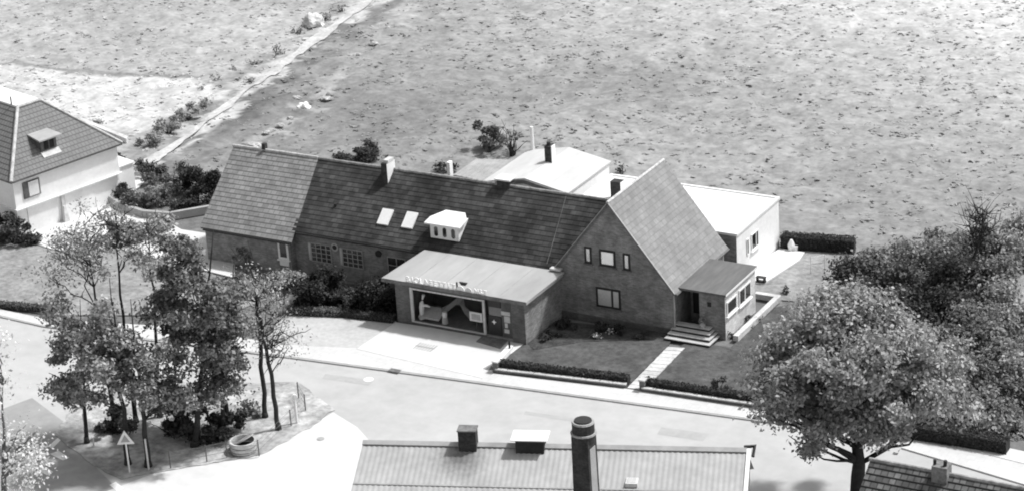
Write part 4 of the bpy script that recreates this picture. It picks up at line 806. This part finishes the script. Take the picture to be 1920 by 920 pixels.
for (x, y, rx, ry, t, l) in [(1125, 612, 14, 9, (.02, .06), 'low dark shrub below the ground floor window'), (1160, 619, 15, 9, (.02, .06), 'rounded black shrub against the gable plinth'), (1060, 605, 24, 14, (.03, .08), 'dark shrub in the shaded corner by the shop side wall'), (1032, 628, 22, 10, (.04, .12), 'low creeping plant beside the shop corner'), (1118, 630, 7, 4, (.5, .85), 'tiny white flowering plant in the bed under the gable window'), (1145, 622, 8, 4, (.4, .8), 'pale flower clump between the two black shrubs'), (1200, 628, 18, 6, (.04, .1), 'flat dark plant in the bed left of the steps')]:
    shrub(x, y, rx, ry, l, t, group=WG, size=.12, dens=120, clump=.2, z=.13)
shrub(1352, 722, 15, 13, 'small pointed dark conifer behind the right hedge', (.03, .09), name='dwarf_conifer', size=.12, dens=160, clump=.2)
PG = 'plants in the bed beside the porch'
for (x, y, rx, ry, t, l) in [(1372, 626, 8, 7, (.03, .1), 'small dark plant at the near end of the porch bed'), (1410, 595, 18, 8, (.07, .2), 'leafy low plant in the middle of the porch bed'), (1400, 612, 14, 6, (.1, .25), 'grey low plant between porch wall and garden wall')]:
    shrub(x, y, rx, ry, l, t, group=PG, size=.12, dens=120, clump=.2)
for (x, y, rx, ry, t, l) in [(1473, 543, 7, 9, (.02, .06), 'small upright black bush on the back lawn'), (1550, 520, 8, 6, (.05, .12), 'small dark clump on the back lawn beside the shrub thicket')]:
    shrub(x, y, rx, ry, l, t, size=.12, dens=140, clump=.2)
RG = 'shrubs in the thicket at the right'
MORE = [(1640, 570, 45, 40, (.05, .16), 'dark shrub between the thicket tip and the big tree', {}), (1720, 540, 50, 40, (.06, .2), 'mid grey shrub in the middle of the thicket front', {}), (1850, 620, 55, 55, (.14, .36), 'mid grey shrub inside the right part of the thicket', {}), (1920, 620, 50, 60, (.24, .48), 'light shrub half cut by the right frame edge', {}), (1800, 590, 50, 45, (.03, .1), 'deep dark shrub under the middle of the thicket', {}), (1770, 690, 45, 40, (.06, .2), 'shrub touching the lower right of the big tree crown', {}), (1930, 720, 40, 50, (.22, .44), 'pale shrub cut by the right edge above the verge', {}), (1780, 460, 45, 30, (.10, .28), 'light shrub left of the bare forked tree', {}), (1720, 760, 45, 35, (.03, .11), 'dark shrub between big tree trunk and the long hedge', {})]
for (x, y, rx, ry, t, l, kw) in [(1600, 530, 45, 35, (.04, .14), 'dark shrub at the left tip of the thicket', {}), (1660, 510, 60, 45, (.10, .32), 'broad mid grey shrub in the thicket right of the back lawn', {}), (1700, 590, 55, 45, (.02, .09), 'very dark shrub in the hollow behind the big tree', {}),
    (1740, 490, 60, 45, (.14, .38), 'light grey shrub at the back of the thicket', {}), (1800, 540, 62, 60, (.03, .11), 'large dark shrub in the centre of the thicket', {}), (1790, 640, 60, 55, (.10, .30), 'shrub just right of the big tree crown', {}),
    (1870, 560, 55, 70, (.22, .46), 'pale grey bushy shrub at the right frame edge', {}), (1880, 680, 60, 60, (.18, .40), 'wide light shrub at the right edge above the hedge', {}), (1830, 740, 60, 50, (.12, .32), 'mid grey shrub standing over the long right hedge', {}), (1900, 780, 45, 40, (.20, .42), 'pale shrub at the right edge beyond the hedge end', {}),
    (1760, 730, 40, 40, (.03, .12), 'dark shrub between the big tree and the right hedge', {}), (1690, 690, 40, 40, (.03, .10), 'dark shrub hidden behind the right side of the big tree', {}), (1860, 465, 45, 35, (.14, .34), 'grey shrub under the bare tree at the upper right', {}), (1915, 450, 40, 60, (.24, .48), 'pale hazy shrub at the far upper right of the thicket', {})] + MORE:
    shrub(x, y, rx, ry, l, t, group=RG, dens=34, size=.21, clump=.75)
b = G(1815, 520)
tree(b, AT(b, 1850, 400), .16, [B(b, 1840, 420, 48, 38)], 'bare dark forked tree rising from the thicket at the upper right', name='bare_tree', dens=3, size=.15, tone_=(.06, .18), nl=26, twigs=5, clump=.6)
HG = 'shrubs between the two houses'
for (x, y, rx, ry, t) in [(395, 345, 26, 42, (.02, .07)), (365, 335, 30, 28, (.03, .10)), (330, 340, 24, 24, (.10, .3)), (305, 365, 22, 20, (.10, .3)), (340, 375, 26, 18, (.03, .12)), (375, 380, 22, 18, (.03, .1)), (270, 370, 24, 22, (.12, .34)), (225, 365, 24, 20, (.03, .12)), (245, 378, 20, 18, (.05, .2)), (285, 335, 18, 16, (.08, .26)), (268, 318, 22, 14, (.04, .12)), (225, 300, 18, 10, (.04, .12)), (300, 322, 16, 12, (.05, .16)), (345, 312, 12, 9, (.04, .14))]:
    pos = 'beside the tiled wing' if x > 380 else 'near the tiled wing' if x > 350 else 'midway between the houses' if x > 290 else 'near the white house' if x > 240 else 'beside the white house wall'
    lvl = 'highest' if y < 325 else 'upper' if y < 350 else 'lower'; tn = 'dark' if t[1] < .15 else 'light grey' if t[1] > .25 else 'mid grey'
    sz = 'large' if rx >= 26 else 'medium' if rx >= 20 else 'small'
    shrub(x, y, rx*1.2, ry*1.15, '%s %s shrub of the %s row %s' % (sz, tn, lvl, pos), t, group=HG, dens=80)
for (x, y, rx, ry, t, l) in [(20, 430, 40, 32, (.03, .10), 'dark bush at the left frame edge below the white house'), (55, 445, 22, 20, (.04, .12), 'smaller dark bush on the lawn corner by the garage drive'), (5, 405, 24, 20, (.02, .08), 'dark bush against the white house corner'), (230, 440, 50, 28, (.10, .28), 'grey shrub behind the island trees near the curved wall'), (300, 430, 34, 22, (.12, .34), 'light shrub in front of the curved wall'), (470, 480, 40, 26, (.14, .4), 'light speckled bush against the wing wall'), (430, 455, 30, 24, (.14, .42), 'light bush at the left corner of the wing')]:
    shrub(x, y, rx, ry, l, t, dens=45, size=.2)
for (x, y, rx, ry, t, l, bare) in [(676, 288, 58, 22, (.03, .12), 'broad dark bush showing above the long roof ridge', False), (915, 254, 36, 38, (.08, .20), 'tall grey bush behind the shed roof', False), (960, 268, 34, 30, (.08, .22), 'bare twiggy bush between shed and pale outbuilding', True), (835, 312, 22, 12, (.03, .1), 'small dark bush left of the narrow white chimney', False), (1165, 318, 8, 6, (.02, .08), 'tiny dark bush in the meadow behind the white building', False)]:
    shrub(x, y, rx, ry, l, t, bare=bare, dens=50, z=0)
for i, (x, y, rx, ry) in enumerate([(80, 218, 12, 8), (105, 222, 10, 9), (130, 220, 5, 9), (135, 232, 8, 5), (180, 228, 10, 10), (205, 262, 8, 4), (60, 205, 9, 6), (15, 180, 10, 7)]):
    shrub(x, y, rx, ry, ['round bush just behind the white house roof top', 'grey bush second from the roof top', 'slim upright bush behind the hip of the white house', 'low black bush by the slim one', 'dark smudged bush alone in the pale plot', 'small clump by the back corner of the white house', 'small bush at the left of the row behind the roof', 'small bush above the flat roof top at the left edge'][i], (.07, .22), group='bushes in the plot behind the white house', dens=90, size=.15, z=0)
# rough bushes along the track
rough = [(405, 148, 14, 8), (378, 168, 8, 5), (480, 118, 20, 7), (440, 130, 10, 5), (525, 100, 12, 9), (560, 55, 16, 8), (612, 30, 16, 8), (350, 212, 36, 18), (318, 236, 36, 17), (282, 262, 34, 16), (385, 195, 14, 12), (520, 92, 9, 8), (640, 15, 12, 8), (470, 150, 8, 5)]
words = ['beside the pale plot corner', 'at the pale plot edge', 'broad and flat, left of the track middle', 'low, left of the broad flat one', 'humped, close to the track middle', 'just below the white mound', 'just above the white mound', 'in the reed bank, far end', 'in the reed bank, middle', 'in the reed bank, near end', 'where the reed bank ends at the track', 'pale and small near the humped one', 'near the top edge of the photo', 'at the bend of the track']
for (x, y, rx, ry), wd in zip(rough, words): shrub(x, y, rx, ry, 'rough grey bush '+wd, (.20, .42), group='rough bushes along the track', dens=32, size=.2, z=0)
# pale heaps and stones in the meadow
def heap(px, py, r, h, m, label, name='stone_heap', cat='heap'):
    b = G(px, py, 0); mb = MB(); bm = bmesh.new(); bmesh.ops.create_icosphere(bm, subdivisions=3, radius=1)
    for v_ in bm.verts: k = 1+.55*mnoise.noise(v_.co*2.1+Vector((px, py, 0))); v_.co = Vector((v_.co.x*r*k, v_.co.y*r*.8*k, max(-.05, v_.co.z*h*k)))
    mb.add([v_.co+b for v_ in bm.verts], [[v_.index for v_ in f.verts] for f in bm.faces]); bm.free(); solo(mb, name, m, label, cat)
heap(588, 46, 1.0, .9, M['conc'], 'white mound beside the track near the top of the photo', 'pale_mound')
heap(570, 201, .55, .35, M['white'], 'bright white stone lying in the meadow right of the track', 'white_stone', 'stone')
for (x, y, r_, l) in [(556, 183, .7, 'pale heap just above the white stone'), (612, 185, .9, 'pale grey heap right of the white stone'), (545, 222, .5, 'pale heap below the white stone'), (525, 235, .6, 'pale rubble heap lower down the line'), (500, 248, .6, 'lowest pale rubble heap toward the long house'), (672, 103, .35, 'small pale stone high in the meadow'), (700, 82, .7, 'broad pale heap high in the meadow'), (730, 52, .7, 'flat pale heap second from the top'), (765, 22, 1.1, 'topmost pale heap in the meadow'), (770, 32, .9, 'flat heap just below the topmost one'), (480, 272, 1.2, 'wide pale heap above the wing roof')]:
    heap(x, y, r_*.55, .13, M['heap'], l)

# ------------------------------------------------------------------ STREET FURNITURE
b = G(243, 884, .09); ts = thing('road_sign', 'pale triangular road sign on a white pole at the front of the tree island', 'road sign', b)
top = AT(b, 241, 808); mb = MB(); mb.tube([b, Vector((b.x, b.y, top.z))], .045, 8); mb.build('pole', M['white'], ts)
c = Vector((b.x, b.y, top.z-.45)); s1 = Vector((cos(YAW), sin(YAW), 0)); nn = HF*-.06
def tri(sz, off): return [c+s1*-.5*sz+nn*off+Vector((0, 0, -.29*sz)), c+s1*.5*sz+nn*off+Vector((0, 0, -.29*sz)), c+nn*off+Vector((0, 0, .58*sz))]
mb = MB(); mb.prism(tri(.95, 1), HF*.03); pl_ = mb.build('plate', M['white'], ts); mb = MB(); mb.prism(tri(.5, 1.3), HF*.01); mb.build('symbol_field', M['corr2'], pl_)
def post(px, py, h, r_, m, label, name='post', cat='post', head=None, group=None):
    b = G(px, py, .09); root = thing(name, label, cat, b, group); mb = MB(); mb.tube([b, b+Vector((0, 0, h))], r_, 8); mb.build('shaft', m, root)
    mb = MB()
    if head: mb.tube([b+Vector((0, 0, h-head))-HF*.05, b+Vector((0, 0, h-head))+HF*-.01], head, 12)
    else: mb.tube([b+Vector((0, 0, h+.002)), b+Vector((0, 0, h+.05))], r_*1.2, 8)
    mb.build('plate' if head else 'cap', M['white'] if head else m, root)
post(557, 791, 1.75, .07, M['white'], 'white sign post with a small oval plate at the right tip of the island', 'sign_post', 'sign post', head=.17)
post(279, 879, 1.8, .05, M['conc'], 'thin pale post standing in front of an island trunk right of the triangle sign')
post(163, 828, 1.7, .06, M['conc'], 'pale post in front of the leftmost island tree')
post(176, 836, .5, .05, M['conc'], 'very short pale post near the leftmost island tree')
wf = thing('wire_fence', 'thin wire fence with slim grey posts around the right part of the island', 'fence', G(430, 858, .09))
fp = [(320, 876), (388, 864), (426, 856), (486, 854), (546, 797), (573, 768), (560, 745)]; FP = [G(x, y, .09) for x, y in fp]
for p in FP: mb = MB(); mb.tube([p, p+Vector((0, 0, 1.0))], .035, 6); mb.build('post', M['wood'], wf)
mb = MB()
for a, b_ in zip(FP[:-1], FP[1:]):
    for z in (.35, .65, .92): mb.tube([a+Vector((0, 0, z)), b_+Vector((0, 0, z))], .012, 4)
mb.build('wire', M['concd'], wf)
# round well ring
b = G(457, 843, .09); wl = thing('concrete_well', 'round pale concrete well ring with a tilted grey lid on the tree island', 'well', b)
n = 28; vs = []; fs = []
for i in range(n):
    a = 2*pi*i/n
    for r_, z in ((.72, 0), (.74, .62), (.64, .62), (.64, .2)): vs.append(b+Vector((r_*cos(a), r_*sin(a), z)))
for i in range(n):
    j = (i+1) % n
    for k in range(3): fs.append((4*i+k, 4*j+k, 4*j+k+1, 4*i+k+1))
MB().add(vs, fs).build('ring', M['conc'], wl)
mb = MB(); mb.tube([b+Vector((0, 0, .15)), b+Vector((0, 0, .25))], .64, 20); mb.build('shaft_bottom', M['dark'], wl)
mb = MB(); c = b+Vector((.06, .10, .64)); mb.tube([c, c+Vector((-.03, .0, .05))], [.60, .59], 20); mb.build('lid', M['corr2'], wl)
mb = MB()
for z in (.12, .36): mb.tube([b+Vector((.745*cos(2*pi*k/24), .745*sin(2*pi*k/24), z)) for k in range(25)], .018, 4)
mb.build('band', M['concd'], wl)
# garden frames on the back lawn
cf_ = thing('clothes_rack', 'thin pale metal frame standing on the back lawn right of the patio', 'clothes rack', G(1545, 515, .05))
a, b_ = G(1520, 512, .05), G(1546, 508, .05); mb = MB(); mb.tube([a, a+Vector((0, 0, 1.1)), b_+Vector((0, 0, 1.1)), b_], .025, 5); mb.build('frame', M['conc'], cf_)
mb = MB(); mb.tube([a+Vector((0, 0, .6)), b_+Vector((0, 0, .6))], .02, 5); mb.build('rail', M['conc'], cf_)
c = G(1427, 528, .12); mb = MB(); mb.box(c.x-.3, c.x+.3, c.y-.15, c.y+.15, .12, .2); mb.box(c.x-.28, c.x-.2, c.y-.13, c.y+.13, .2, .42); mb.box(c.x+.2, c.x+.28, c.y-.13, c.y+.13, .2, .42); mb.box(c.x-.3, c.x+.3, c.y-.15, c.y+.15, .42, .47)
solo(mb, 'garden_bench', M['black'], 'tiny black bench at the near corner of the bright patio', 'bench')
c = G(1484, 468, .12); mb = MB(); mb.tube([c, c+Vector((0, 0, .35)), c+Vector((0, 0, .7))], [.2, .25, .08], 10); mb.tube([c+Vector((.25, .05, 0)), c+Vector((.25, .05, .3))], [.15, .18], 8)
solo(mb, 'stone_urn', M['white'], 'white urn at the back edge of the bright patio', 'urn')

for o in bpy.data.objects:
    if '_w' in o: del o['_w']
